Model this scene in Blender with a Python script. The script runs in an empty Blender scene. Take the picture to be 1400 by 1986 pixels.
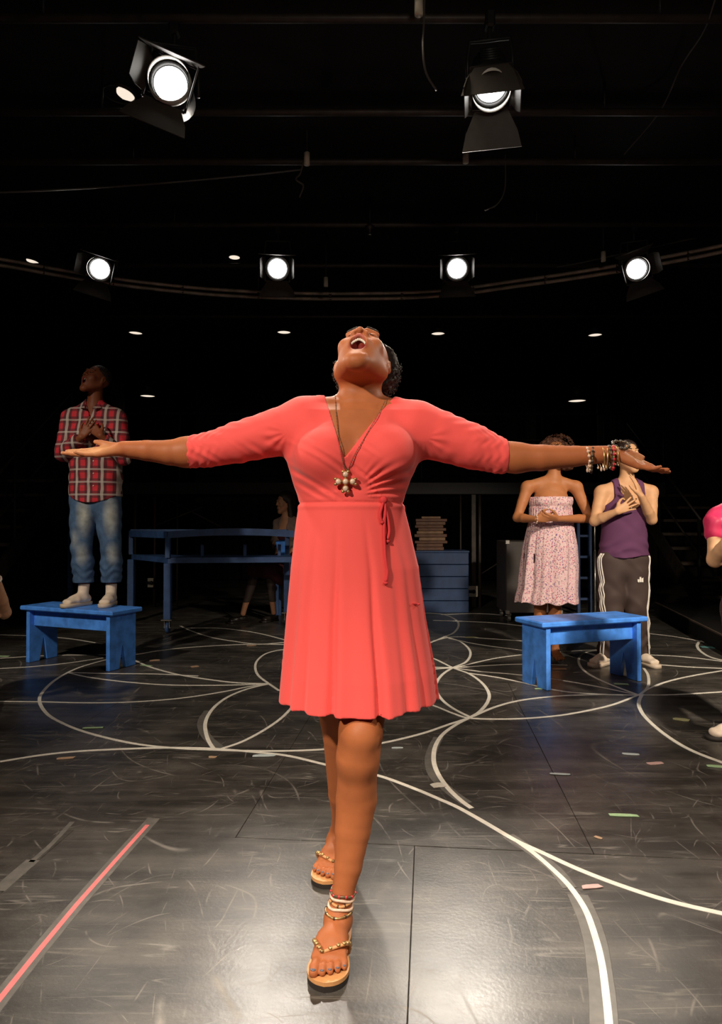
import bpy, bmesh, math, random
import numpy as np
from mathutils import Vector, Matrix
random.seed(7); rng = np.random.RandomState(5)
sc = bpy.context.scene
COL = sc.collection
PI = math.pi
# ------------------------------------------------------------------ camera
F = 1324.0; CAMZ = 1.10; TILT = math.atan(22.0/F)
cam = bpy.data.cameras.new('camera'); camo = bpy.data.objects.new('camera', cam); COL.objects.link(camo)
cam.sensor_fit = 'VERTICAL'; cam.sensor_height = 36.0; cam.lens = F/1986.0*36.0
cam.clip_start = 0.05; cam.clip_end = 100
camo.location = (0, 0, CAMZ); camo.rotation_euler = (PI/2 + TILT, 0, 0)
sc.camera = camo
# ------------------------------------------------------------------ world, exposure
w = bpy.data.worlds.new('world'); sc.world = w; w.use_nodes = True
w.node_tree.nodes['Background'].inputs[0].default_value = (1.0, 0.85, 0.7, 1)
w.node_tree.nodes['Background'].inputs[1].default_value = 0.0005
sc.view_settings.view_transform = 'Standard'; sc.view_settings.look = 'None'
sc.view_settings.exposure = 0.0; sc.view_settings.gamma = 1.0
sc.view_settings.use_curve_mapping = False
# ------------------------------------------------------------------ spots outside the frame: stage lamps and added helpers
def unseen_spot(loc, aim, energy, size, blend, radius, color=(1.0, 0.86, 0.70)):
    l = bpy.data.lights.new('unseen_spot', 'SPOT'); o = bpy.data.objects.new('unseen_spot', l); COL.objects.link(o)
    l.energy = energy; l.spot_size = math.radians(size); l.spot_blend = blend; l.shadow_soft_size = radius
    l.color = color; o.location = loc
    o.rotation_euler = (Vector(aim)-Vector(loc)).to_track_quat('-Z', 'Y').to_euler()
    return o
unseen_spot((-2.2, -1.3, 3.3), (-0.1, 2.0, 1.1), 800, 46, 0.6, 0.10)          # key, front left
unseen_spot((2.6, -1.0, 3.6), (0.3, 2.3, 1.0), 170, 50, 0.8, 0.12)             # weak fill, front right
unseen_spot((3.2, 0.5, 3.8), (1.9, 4.9, 0.8), 1500, 42, 0.8, 0.12)             # right bench and the pair behind it
unseen_spot((-3.6, 1.0, 3.8), (-2.1, 5.2, 0.8), 560, 36, 0.8, 0.12)           # left bench
unseen_spot((-4.2, 3.6, 3.7), (0.2, 2.0, 1.2), 420, 40, 0.8, 0.10)            # side light from the left, catches the arms
unseen_spot((4.2, 3.4, 3.7), (0.4, 2.2, 1.0), 380, 44, 0.8, 0.10)             # side light from the right
unseen_spot((-0.15, -0.4, 3.8), (0.02, 1.62, 0.0), 620, 22, 1.0, 0.06)           # added tight front spot, pools light at her feet
unseen_spot((-0.5, 3.3, 3.9), (0.05, 1.7, 0.0), 150, 44, 1.0, 0.08)             # high backlight, leg shadow towards the camera
unseen_spot((0.0, 3.2, 3.9), (0.0, 2.9, 0.0), 110, 110, 1.0, 0.2)             # top light on the stage floor
unseen_spot((0.6, 0.3, 3.0), (0.0, 7.5, 3.5), 38, 100, 0.9, 0.2)               # added weak fill so the dark grid and curved rail show

# ------------------------------------------------------------------ pixel -> point helpers (real depth Y in metres)
def P(px, py, Y):
    x = (px-700.0)/F; z = (993.0-py)/F
    yy = math.cos(TILT) - z*math.sin(TILT); zz = math.sin(TILT) + z*math.cos(TILT)
    s = Y/yy
    return np.array([x*s, Y, CAMZ+zz*s])
def G(px, py, z=0.0):
    x = (px-700.0)/F; zc = (993.0-py)/F
    yy = math.cos(TILT) - zc*math.sin(TILT); zz = math.sin(TILT) + zc*math.cos(TILT)
    s = (z-CAMZ)/zz
    return np.array([x*s, yy*s, z])
V3 = lambda *a: np.array(a, float)
def nrm(v): v = np.asarray(v, float); return v/max(1e-9, np.linalg.norm(v))

# ------------------------------------------------------------------ object helpers
def tag(o, label=None, cat=None, group=None, kind=None):
    if label: o['label'] = label
    if cat: o['category'] = cat
    if group: o['group'] = group
    if kind: o['kind'] = kind
    return o
def empty(name, loc=(0, 0, 0), rz=0, label=None, cat=None, group=None):
    o = bpy.data.objects.new(name, None); COL.objects.link(o); o.location = loc; o.rotation_euler = (0, 0, rz)
    o.empty_display_size = 0.1
    return tag(o, label, cat, group)
def link(name, me, mat=None, parent=None, world=False):
    o = bpy.data.objects.new(name, me); COL.objects.link(o)
    if mat is not None:
        me.materials.clear(); me.materials.append(mat)
    if parent is not None:
        o.parent = parent
        if world:                                   # mesh given in world coordinates under a placed Empty
            root = parent; M = Matrix.Identity(4)
            chain = []
            while root is not None: chain.append(root); root = root.parent
            for r in reversed(chain): M = M @ r.matrix_parent_inverse @ r.matrix_basis
            o.matrix_parent_inverse = M.inverted()
    return o
class MB:
    """collects shapes into one mesh"""
    def __init__(s): s.v = []; s.f = []
    def add(s, vs, fs):
        n = len(s.v); s.v += [tuple(map(float, v)) for v in vs]; s.f += [tuple(i+n for i in f) for f in fs]; return s
    def box(s, c, size, R=None, bev=0.0):
        hx, hy, hz = [d/2.0 for d in size]
        b = min(bev, hx*.9, hy*.9, hz*.9)
        if b <= 0:
            vs = [(x, y, z) for x in (-hx, hx) for y in (-hy, hy) for z in (-hz, hz)]
            fs = [(0, 1, 3, 2), (4, 6, 7, 5), (0, 4, 5, 1), (2, 3, 7, 6), (0, 2, 6, 4), (1, 5, 7, 3)]
        else:
            bm = bmesh.new(); bmesh.ops.create_cube(bm, size=1.0)
            for v in bm.verts: v.co = (v.co.x*2*hx, v.co.y*2*hy, v.co.z*2*hz)
            bmesh.ops.bevel(bm, geom=bm.edges[:]+bm.verts[:], offset=b, segments=1, affect='EDGES')
            bm.verts.ensure_lookup_table()
            vs = [tuple(v.co) for v in bm.verts]; fs = [tuple(v.index for v in f.verts) for f in bm.faces]; bm.free()
        vs = np.array(vs)
        if R is not None: vs = vs @ np.array(R).T
        return s.add(vs+np.array(c), fs)
    def tube(s, pts, r, n=8, closed=False, caps=True):
        pts = [np.asarray(p, float) for p in pts]; m = len(pts)
        rr = [r]*m if np.isscalar(r) else list(r)
        vs = []; fs = []; up = None
        for i in range(m):
            if closed: t = pts[(i+1) % m]-pts[i-1]
            else: t = pts[min(i+1, m-1)]-pts[max(i-1, 0)]
            t = nrm(t)
            if up is None: up = np.cross(t, (0, 0, 1) if abs(t[2]) < .9 else (1, 0, 0))
            up = nrm(up-t*np.dot(up, t)); b = np.cross(t, up)
            for j in range(n):
                a = 2*PI*j/n; vs.append(pts[i]+rr[i]*(math.cos(a)*up+math.sin(a)*b))
        for i in range(m if closed else m-1):
            for j in range(n):
                a = i*n+j; b2 = i*n+(j+1) % n; c = ((i+1) % m)*n+(j+1) % n; d = ((i+1) % m)*n+j
                fs.append((a, d, c, b2))
        if caps and not closed:
            fs.append(tuple(range(n))); fs.append(tuple(range((m-1)*n, m*n))[::-1])
        return s.add(vs, fs)
    def sphere(s, c, r, n=8, m=6):
        r = np.array([r]*3 if np.isscalar(r) else r, float); vs = []; fs = []
        for i in range(m+1):
            t = PI*i/m
            for j in range(n):
                a = 2*PI*j/n; vs.append(np.array(c)+r*np.array([math.sin(t)*math.cos(a), math.sin(t)*math.sin(a), math.cos(t)]))
        for i in range(m):
            for j in range(n): fs.append((i*n+j, (i+1)*n+j, (i+1)*n+(j+1) % n, i*n+(j+1) % n))
        return s.add(vs, fs)
    def lathe(s, prof, n=24, M=None):
        vs = []; fs = []; m = len(prof)
        for (r, z) in prof:
            for j in range(n):
                a = 2*PI*j/n; vs.append((r*math.cos(a), r*math.sin(a), z))
        for i in range(m-1):
            for j in range(n): fs.append((i*n+j, i*n+(j+1) % n, (i+1)*n+(j+1) % n, (i+1)*n+j))
        if M is not None: vs = [tuple(M @ Vector(v)) for v in vs]
        return s.add(vs, fs)
    def prism(s, poly, z0, z1):
        n = len(poly); vs = [(p[0], p[1], z0) for p in poly]+[(p[0], p[1], z1) for p in poly]
        fs = [tuple(range(n))[::-1], tuple(range(n, 2*n))]+[(i, (i+1) % n, n+(i+1) % n, n+i) for i in range(n)]
        return s.add(vs, fs)
    def build(s, name, mat, parent=None, smooth=False, world=False):
        me = bpy.data.meshes.new(name); me.from_pydata(s.v, [], s.f); me.update()
        bm = bmesh.new(); bm.from_mesh(me); bmesh.ops.recalc_face_normals(bm, faces=bm.faces[:]); bm.to_mesh(me); bm.free()
        if smooth: me.polygons.foreach_set('use_smooth', [True]*len(me.polygons))
        return link(name, me, mat, parent, world)
def copy_tree(o, parent=None):
    c = o.copy(); COL.objects.link(c)
    if parent is not None: c.parent = parent
    for ch in list(o.children): copy_tree(ch, c)
    return c
def catmull(pts, n=8):
    pts = [np.asarray(p, float) for p in pts]; out = []
    for i in range(len(pts)-1):
        p0 = pts[i-1] if i > 0 else 2*pts[0]-pts[1]; p1 = pts[i]; p2 = pts[i+1]
        p3 = pts[i+2] if i+2 < len(pts) else 2*pts[-1]-pts[-2]
        for k in range(n):
            t = k/n
            out.append(.5*((2*p1)+(-p0+p2)*t+(2*p0-5*p1+4*p2-p3)*t*t+(-p0+3*p1-3*p2+p3)*t**3))
    out.append(pts[-1]); return out

# ------------------------------------------------------------------ materials
def mat(name, col, rough=0.5, metal=0.0, spec=0.5, bump=0.0, bscale=200, var=0.0, vscale=8, attr=False, emis=None, estr=0, sss=0.0, sheen=0.0, coat=0.0, stretch=None, coord='Object'):
    m = bpy.data.materials.new(name); m.use_nodes = True; nt = m.node_tree; N = nt.nodes; L = nt.links
    b = N['Principled BSDF']
    b.inputs['Base Color'].default_value = (*col, 1); b.inputs['Roughness'].default_value = rough
    b.inputs['Metallic'].default_value = metal; b.inputs['Specular IOR Level'].default_value = spec
    b.inputs['Sheen Weight'].default_value = sheen; b.inputs['Coat Weight'].default_value = coat
    if sss: b.inputs['Subsurface Weight'].default_value = sss; b.inputs['Subsurface Scale'].default_value = 0.01; b.inputs['Subsurface Radius'].default_value = (1, .35, .2)
    tc = N.new('ShaderNodeTexCoord'); mp = N.new('ShaderNodeMapping'); L.new(tc.outputs[coord], mp.inputs[0])
    if stretch: mp.inputs['Scale'].default_value = stretch
    src = None
    if attr:
        a = N.new('ShaderNodeAttribute'); a.attribute_name = 'Col'; src = a.outputs['Color']
        L.new(src, b.inputs['Base Color'])
    if var:
        n = N.new('ShaderNodeTexNoise'); n.inputs['Scale'].default_value = vscale; n.inputs['Detail'].default_value = 5
        L.new(mp.outputs[0], n.inputs['Vector'])
        r = N.new('ShaderNodeMapRange'); r.inputs[1].default_value = .3; r.inputs[2].default_value = .7
        r.inputs[3].default_value = 1-var; r.inputs[4].default_value = 1+var
        L.new(n.outputs['Fac'], r.inputs[0])
        vm = N.new('ShaderNodeVectorMath'); vm.operation = 'SCALE'
        if src: L.new(src, vm.inputs[0])
        else: vm.inputs[0].default_value = col
        L.new(r.outputs[0], vm.inputs['Scale']); L.new(vm.outputs[0], b.inputs['Base Color'])
    if bump:
        n = N.new('ShaderNodeTexNoise'); n.inputs['Scale'].default_value = bscale; n.inputs['Detail'].default_value = 3
        L.new(mp.outputs[0], n.inputs['Vector'])
        bp = N.new('ShaderNodeBump'); bp.inputs['Strength'].default_value = bump; bp.inputs['Distance'].default_value = 0.002
        L.new(n.outputs['Fac'], bp.inputs['Height']); L.new(bp.outputs[0], b.inputs['Normal'])
    if emis: b.inputs['Emission Color'].default_value = (*emis, 1); b.inputs['Emission Strength'].default_value = estr
    return m
M = {}
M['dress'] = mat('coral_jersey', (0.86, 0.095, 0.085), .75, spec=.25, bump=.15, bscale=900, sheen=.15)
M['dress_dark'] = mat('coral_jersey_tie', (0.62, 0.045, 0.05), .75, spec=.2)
M['skin'] = mat('skin', (.3, .1, .04), .52, spec=.24, attr=True, var=.06, vscale=25, sss=.08, bump=.06, bscale=350)
M['hair'] = mat('black_curly_hair', (.02, .013, .010), .55, spec=.4, bump=.8, bscale=260, var=.4, vscale=90)
M['hair_brown'] = mat('brown_hair', (.075, .028, .014), .55, spec=.4, bump=.8, bscale=260, var=.4, vscale=90)
M['hair_dark'] = mat('dark_brown_hair', (.022, .011, .008), .5, spec=.4, bump=.7, bscale=300, var=.4, vscale=60)
M['teeth'] = mat('teeth', (.80, .72, .60), .25)
M['tongue'] = mat('tongue', (.42, .06, .05), .35)
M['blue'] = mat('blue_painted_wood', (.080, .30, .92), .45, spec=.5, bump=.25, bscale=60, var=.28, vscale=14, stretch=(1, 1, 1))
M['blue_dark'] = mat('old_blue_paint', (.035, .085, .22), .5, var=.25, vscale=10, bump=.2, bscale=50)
M['black_metal'] = mat('black_enamel', (.015, .015, .015), .5, spec=.4, var=.2, vscale=30)
M['black_matte'] = mat('black_paint', (.012, .011, .010), .8, spec=.2, var=.3, vscale=4, bump=.1, bscale=30)
M['door'] = mat('barn_door_metal', (.045, .038, .030), .55, spec=.4, var=.15, vscale=20)
M['steel'] = mat('steel', (.45, .42, .38), .35, metal=.9, var=.15, vscale=40)
M['glint'] = mat('pale_glint_metal', (.68, .66, .60), .4)  # pale so the added lamp ring shows as a bright arc
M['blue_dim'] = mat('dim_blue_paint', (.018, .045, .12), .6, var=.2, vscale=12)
M['rail'] = mat('scuffed_rail_metal', (.38, .29, .23), .45, metal=.2, var=.35, vscale=9)
M['pipe'] = mat('dusty_pipe', (.050, .038, .030), .5, metal=.3, var=.3, vscale=12)
M['cable'] = mat('cable', (.09, .08, .07), .6)
M['paint_line'] = mat('white_line', (.80, .76, .66), .5, var=.10, vscale=25, bump=.1, bscale=120)
M['tape_grey'] = mat('clear_tape', (.14, .13, .115), .35, var=.2, vscale=30)
M['tape_pink'] = mat('pink_tape', (.80, .20, .20), .45, var=.08, vscale=40)
M['lens'] = mat('lit_lens', (1, 1, 1), .2, emis=(1.0, .97, .93), estr=14)
M['downlight'] = mat('downlight_glow', (1, .9, .8), .4, emis=(1.0, .86, .70), estr=.95)
M['gold'] = mat('antique_gold', (.55, .36, .16), .35, metal=.8, var=.2, vscale=80)
M['dark_chain'] = mat('tarnished_chain', (.16, .12, .07), .4, metal=.7)
M['bead_pale'] = mat('pale_bead', (.70, .50, .38), .25, var=.2, vscale=90)
M['bead_red'] = mat('red_bead', (.55, .03, .04), .25)
M['bead_dark'] = mat('dark_bead', (.05, .035, .025), .3)
M['sandal_tan'] = mat('tan_leather', (.60, .29, .11), .5, bump=.2, bscale=150, var=.1, vscale=40)
M['sandal_sole'] = mat('dark_rubber', (.02, .015, .012), .7)
M['white_shoe'] = mat('cream_leather', (.80, .66, .52), .55, bump=.2, bscale=90, var=.12, vscale=20)
M['white_sole'] = mat('off_white_rubber', (.62, .50, .38), .6)
M['black_shoe'] = mat('black_leather', (.02, .015, .013), .35)
M['tank'] = mat('purple_cotton', (.115, .042, .095), .85, spec=.15, bump=.1, bscale=500)
M['pants'] = mat('charcoal_track_fabric', (.060, .040, .034), .7, spec=.2, bump=.1, bscale=500)
M['white_fabric'] = mat('white_stripe', (.75, .70, .62), .7)
M['pink_shirt'] = mat('magenta_satin', (.55, .025, .10), .42, spec=.6, var=.15, vscale=9)
M['cardigan'] = mat('grey_cardigan', (.17, .11, .09), .85)
M['maroon'] = mat('maroon_skirt', (.07, .01, .018), .85)
M['tights'] = mat('dark_leggings', (.04, .024, .018), .75)
M['curtain'] = mat('black_drape', (.030, .022, .018), .85, var=.2, vscale=3)
M['plank'] = mat('brown_board', (.11, .045, .022), .6, var=.35, vscale=12)
M['plank_pale'] = mat('pale_board', (.20, .11, .055), .6, var=.25, vscale=12)
M['case'] = mat('dark_road_case', (.045, .035, .030), .55, var=.2, vscale=9)
M['tread'] = mat('worn_tread', (.10, .07, .05), .6, var=.35, vscale=9)
M['label_white'] = mat('white_tag', (.65, .58, .46), .6)
def scrapmat(n, c): return mat(n, c, .6, var=.1, vscale=60)
M['s_blue'] = scrapmat('pale_blue_tape', (.55, .62, .62)); M['s_green'] = scrapmat('green_tape', (.42, .62, .34))
M['s_pink'] = scrapmat('pink_scrap', (.62, .40, .37)); M['s_yellow'] = scrapmat('yellow_scrap', (.50, .48, .24))
M['s_white'] = scrapmat('white_scrap', (.62, .58, .50)); M['s_peach'] = scrapmat('peach_scrap', (.50, .32, .20))
M['s_teal'] = scrapmat('teal_scrap', (.12, .32, .32))

def floor_material():
    m = bpy.data.materials.new('scuffed_black_masonite'); m.use_nodes = True; nt = m.node_tree; N = nt.nodes; L = nt.links
    b = N['Principled BSDF']; tc = N.new('ShaderNodeNewGeometry')
    def noise(scale, detail=4, st=(1, 1, 1), rot=0, rough=.55, dist=0):
        mp = N.new('ShaderNodeMapping'); mp.inputs['Scale'].default_value = st; mp.inputs['Rotation'].default_value = (0, 0, rot)
        L.new(tc.outputs['Position'], mp.inputs[0])
        n = N.new('ShaderNodeTexNoise'); n.inputs['Scale'].default_value = scale; n.inputs['Detail'].default_value = detail
        n.inputs['Roughness'].default_value = rough; n.inputs['Distortion'].default_value = dist
        L.new(mp.outputs[0], n.inputs['Vector']); return n.outputs['Fac']
    def rampv(x, a, bb, lo, hi):
        r = N.new('ShaderNodeMapRange'); r.inputs[1].default_value = a; r.inputs[2].default_value = bb
        r.inputs[3].default_value = lo; r.inputs[4].default_value = hi; L.new(x, r.inputs[0]); return r.outputs[0]
    def mth(op, x, y):
        n = N.new('ShaderNodeMath'); n.operation = op
        for i, v in enumerate((x, y)):
            if isinstance(v, (int, float)): n.inputs[i].default_value = v
            else: L.new(v, n.inputs[i])
        return n.outputs[0]
    tot = None
    # thin curved scratches: narrow bands around a level of large, warped noise, broken up by a second noise
    for i in range(10):
        a = noise(.8+.3*i, 0.0, (1, .55, 1), i*.9+.3, dist=.15)
        d = mth('ABSOLUTE', mth('SUBTRACT', a, .5+.03*(i % 3-1)), 0)
        line = rampv(d, 0.0, .0020+.0010*(i % 3), 1, 0)
        brk = rampv(noise(2.5+i, 3, (1, 1, 1), 1.7*i+.4), .50, .62, 0, 1)
        s = mth('MULTIPLY', line, brk)
        tot = s if tot is None else mth('MAXIMUM', tot, s)
    for i in range(5):
        a = noise(7+1.5*i, 2, (.09, 1, 1), .3+i*1.25)
        d = mth('ABSOLUTE', mth('SUBTRACT', a, .52), 0)
        line = rampv(d, 0, .012, .8, 0)
        brk = rampv(noise(2.0+i*.7, 3, (1, 1, 1), 2.1*i), .54, .66, 0, 1)
        tot = mth('MAXIMUM', tot, mth('MULTIPLY', line, brk))
    scuff = rampv(noise(3.0, 8, (1, 1, 1), .2, .7), .42, .75, 0, 1)
    streak = rampv(noise(5, 5, (.25, 2.2, 1), .15, .6), .45, .75, 0, 1)
    fine = rampv(noise(160, 2), .66, .74, 0, 1)
    g = mth('ADD', mth('MULTIPLY', scuff, .060), mth('MULTIPLY', streak, .055))
    g = mth('ADD', mth('MULTIPLY', tot, .14), g); g = mth('ADD', mth('MULTIPLY', fine, .06), g)
    g = mth('ADD', g, .030)
    cb = N.new('ShaderNodeCombineColor')
    L.new(g, cb.inputs[0]); L.new(mth('MULTIPLY', g, .90), cb.inputs[1]); L.new(mth('MULTIPLY', g, .78), cb.inputs[2])
    L.new(cb.outputs[0], b.inputs['Base Color'])
    rg = mth('ADD', rampv(noise(4, 6), .3, .7, .29, .37), mth('MULTIPLY', tot, .2))
    L.new(rg, b.inputs['Roughness']); b.inputs['Specular IOR Level'].default_value = .5
    bp = N.new('ShaderNodeBump'); bp.inputs['Strength'].default_value = .25; bp.inputs['Distance'].default_value = .002
    L.new(noise(90, 4), bp.inputs['Height']); L.new(bp.outputs[0], b.inputs['Normal'])
    return m
M['floor'] = floor_material()

def pattern_nodes(name):
    m = bpy.data.materials.new(name); m.use_nodes = True; nt = m.node_tree; N = nt.nodes; L = nt.links
    return m, N, L, N['Principled BSDF'], N.new('ShaderNodeTexCoord')
def plaid_material():
    m, N, L, b, tc = pattern_nodes('red_plaid_flannel')
    sp = N.new('ShaderNodeSeparateXYZ'); L.new(tc.outputs['Object'], sp.inputs[0])
    def band(sock, period, c0, wdt, off=0.0):
        a = N.new('ShaderNodeMath'); a.operation = 'ADD'; a.inputs[1].default_value = off+50*period; L.new(sock, a.inputs[0])
        mo = N.new('ShaderNodeMath'); mo.operation = 'MODULO'; mo.inputs[1].default_value = period; L.new(a.outputs[0], mo.inputs[0])
        s = N.new('ShaderNodeMath'); s.operation = 'SUBTRACT'; s.inputs[1].default_value = c0; L.new(mo.outputs[0], s.inputs[0])
        ab = N.new('ShaderNodeMath'); ab.operation = 'ABSOLUTE'; L.new(s.outputs[0], ab.inputs[0])
        lt = N.new('ShaderNodeMath'); lt.operation = 'LESS_THAN'; lt.inputs[1].default_value = wdt; L.new(ab.outputs[0], lt.inputs[0])
        return lt.outputs[0]
    def mix(fac, c, prev, f=1.0):
        mx = N.new('ShaderNodeMix'); mx.data_type = 'RGBA'
        s = N.new('ShaderNodeMath'); s.operation = 'MULTIPLY'; s.inputs[1].default_value = f; L.new(fac, s.inputs[0])
        L.new(s.outputs[0], mx.inputs[0])
        if isinstance(prev, tuple): mx.inputs[6].default_value = (*prev, 1)
        else: L.new(prev, mx.inputs[6])
        mx.inputs[7].default_value = (*c, 1); return mx.outputs[2]
    c = mix(band(sp.outputs[0], .098, .05, .030), (.03, .015, .02), (.55, .02, .035), .8)
    c = mix(band(sp.outputs[2], .098, .05, .027), (.03, .015, .02), c, .65)
    c = mix(band(sp.outputs[0], .098, .05, .010), (.50, .43, .38), c, .75)
    c = mix(band(sp.outputs[2], .098, .05, .007), (.62, .54, .48), c, .45)
    L.new(c, b.inputs['Base Color']); b.inputs['Roughness'].default_value = .85; return m
M['plaid'] = plaid_material()
def floral_material():
    m, N, L, b, tc = pattern_nodes('small_floral_print')
    v = N.new('ShaderNodeTexVoronoi'); v.inputs['Scale'].default_value = 85; L.new(tc.outputs['Object'], v.inputs['Vector'])
    cr = N.new('ShaderNodeValToRGB'); cr.color_ramp.interpolation = 'CONSTANT'
    e = cr.color_ramp.elements; e[0].color = (.50, .13, .18, 1); e[1].position = .3; e[1].color = (.20, .10, .22, 1)
    for p, c in ((.5, (.62, .30, .34, 1)), (.7, (.22, .19, .17, 1)), (.82, (.75, .55, .5, 1))):
        x = e.new(p); x.color = c
    L.new(v.outputs['Color'], cr.inputs[0])
    lt = N.new('ShaderNodeMath'); lt.operation = 'LESS_THAN'; lt.inputs[1].default_value = .42; L.new(v.outputs['Distance'], lt.inputs[0])
    mx = N.new('ShaderNodeMix'); mx.data_type = 'RGBA'; L.new(lt.outputs[0], mx.inputs[0])
    mx.inputs[6].default_value = (.66, .46, .45, 1); L.new(cr.outputs[0], mx.inputs[7])
    L.new(mx.outputs[2], b.inputs['Base Color']); b.inputs['Roughness'].default_value = .8; return m
M['floral'] = floral_material()
M['jeans'] = mat('faded_denim', (.1, .15, .25), .8, attr=True, var=.22, vscale=22, bump=.3, bscale=300, spec=.2)

# ------------------------------------------------------------------ implicit-surface modeller (bodies, clothes)
def smin(a, b, k):
    if k <= 0: return np.minimum(a, b)
    h = np.maximum(k-np.abs(a-b), 0)/k
    return np.minimum(a, b)-h*h*k*.25
class S:
    def __init__(s): s.p = []; s.posts = []
    def _add(s, f, lo, hi, k, mode, tg): s.p.append([f, np.array(lo, float), np.array(hi, float), k, mode, tg]); return s
    def cone(s, a, b, ra, rb=None, k=.02, mode='u', tg=''):
        rb = ra if rb is None else rb; a = np.asarray(a, float); b = np.asarray(b, float)
        ba = (b-a).astype(np.float32); L2 = float(ba@ba)+1e-12; a32 = a.astype(np.float32)
        def f(Q, off=0.0):
            d = Q-a32; t = np.clip((d@ba)/L2, 0, 1); d -= t[:, None]*ba
            return np.sqrt((d*d).sum(1))-(ra+(rb-ra)*t)-off
        return s._add(f, np.minimum(a-ra, b-rb), np.maximum(a+ra, b+rb), k, mode, tg)
    def chain(s, pts, rs, k=.02, mode='u', tg=''):
        for i in range(len(pts)-1): s.cone(pts[i], pts[i+1], rs[i], rs[i+1], k if i == 0 else .005, mode, tg)
        return s
    def ell(s, c, r, B=None, k=.02, mode='u', tg=''):
        c = np.asarray(c, float); r = np.asarray(r, float); B = np.eye(3) if B is None else np.asarray(B, float)   # B rows = local axes
        c32 = c.astype(np.float32); B32 = B.T.astype(np.float32)
        def f(Q, off=0.0):
            rr = (r+off).astype(np.float32); q = ((Q-c32)@B32)/rr; k0 = np.sqrt((q*q).sum(1)); q2 = q/rr; k1 = np.sqrt((q2*q2).sum(1))+1e-9
            return k0*(k0-1)/k1
        m = r.max() if B is not None else 0
        e = np.abs(B.T)@r
        return s._add(f, c-e, c+e, k, mode, tg)
    def econe(s, a, b, ra, rb, side, k=.03, mode='u', tg=''):
        a = np.asarray(a, float); b = np.asarray(b, float); ba = b-a; Ln = np.linalg.norm(ba); t0 = ba/Ln
        u = nrm(np.asarray(side, float)-t0*np.dot(side, t0)); v = np.cross(t0, u)
        BB = np.stack([u, v, t0]).T.astype(np.float32); a32 = a.astype(np.float32); ra = np.array(ra, float); rb = np.array(rb, float)
        def f(Q, off=0.0):
            q = (Q-a32)@BB; t = np.clip(q[:, 2]/Ln, 0, 1); w = q[:, 2]-t*Ln
            r1 = ra[0]+(rb[0]-ra[0])*t+off; r2 = ra[1]+(rb[1]-ra[1])*t+off; rw = np.minimum(r1, r2)
            x = q[:, 0]/r1; y = q[:, 1]/r2; z = w/rw; k0 = np.sqrt(x*x+y*y+z*z)
            k1 = np.sqrt((x/r1)**2+(y/r2)**2+(z/rw)**2)+1e-9
            return k0*(k0-1)/k1
        m = max(ra.max(), rb.max())
        return s._add(f, np.minimum(a, b)-m, np.maximum(a, b)+m, k, mode, tg)
    def loft(s, zs, cx, cy, ax, by, k=.03, mode='u', tg='', fold=None, sl=.92):
        zs = np.array(zs); o = np.argsort(zs); zs = zs[o]; cx = np.array(cx)[o]; cy = np.array(cy)[o]; ax = np.array(ax)[o]; by = np.array(by)[o]
        def f(Q, off=0.0):
            z = Q[:, 2]; zc = np.clip(z, zs[0], zs[-1])
            X = Q[:, 0]-np.interp(zc, zs, cx); Y = Q[:, 1]-np.interp(zc, zs, cy)
            A = np.interp(zc, zs, ax)+off; Bb = np.interp(zc, zs, by)+off
            if fold is not None:
                th = np.arctan2(Y/Bb, X/A); g = fold(th, z); A = A+g; Bb = Bb+g
            x = X/A; y = Y/Bb; k0 = np.sqrt(x*x+y*y)+1e-6; k1 = np.sqrt((x/A)**2+(y/Bb)**2)+1e-6
            d = k0*(k0-1)/k1*sl
            w = np.maximum(np.maximum(zs[0]-off-z, z-zs[-1]-off), -1)
            return np.maximum(d, w)
        m = .04
        return s._add(f, (min(cx-ax)-m, min(cy-by)-m, zs[0]-.01), (max(cx+ax)+m, max(cy+by)+m, zs[-1]+.01), k, mode, tg)
    def fn(s, f, lo, hi, k=0.0, mode='u', tg=''): return s._add(lambda Q, off=0.0: f(Q)-off, lo, hi, k, mode, tg)
    def sub(s, tags, off=0.0, kmul=1.0):
        o = S()
        for (f, lo, hi, k, mode, tg) in s.p:
            if tg in tags:
                o.p.append([(lambda Q, off2=0.0, f=f, off=off: f(Q, off+off2)), lo-off, hi+off, k*kmul, mode, tg])
        return o
    def ev(s, Q):
        Q = np.asarray(Q, np.float32).reshape(-1, 3); D = np.full(len(Q), 9.0, np.float32)
        for f, lo, hi, k, mode, tg in s.p:
            d = f(Q)
            D = smin(D, d, k) if mode == 'u' else -smin(-D, d, k)
        for p in s.posts: D = p(Q, D)
        return D
    def mesh(s, res, color=None):
        pos = [p for p in s.p if p[4] == 'u']
        lo = np.min([p[1] for p in pos], axis=0)-.02; hi = np.max([p[2] for p in pos], axis=0)+.02
        Bn = 8; bs = Bn*res; nb = np.ceil((hi-lo)/bs).astype(int)
        ii = np.stack(np.meshgrid(*[np.arange(n) for n in nb], indexing='ij'), -1).reshape(-1, 3)
        cen = (lo+(ii+.5)*bs).astype(np.float32)
        D = np.full(len(cen), 9.0, np.float32)
        for f, plo, phi, k, mode, tg in s.p:
            mg = k*1.6+bs*1.3+.02
            sel = np.all((cen > plo-mg) & (cen < phi+mg), axis=1)
            if not sel.any(): continue
            d = f(cen[sel].copy())
            D[sel] = smin(D[sel], d, k) if mode == 'u' else -smin(-D[sel], d, k)
        for p in s.posts: D = p(cen, D)
        act = np.abs(D) < .866*bs*1.8+.012
        ii = ii[act]; cen = cen[act]; nB = len(ii)
        g = np.stack(np.meshgrid(*[np.arange(Bn+1)]*3, indexing='ij'), -1).reshape(-1, 3)
        org = (lo+ii*bs)
        Q = (org[:, None, :]+g[None]*res).astype(np.float32)
        D = np.full(Q.shape[:2], 9.0, np.float32)
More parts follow.
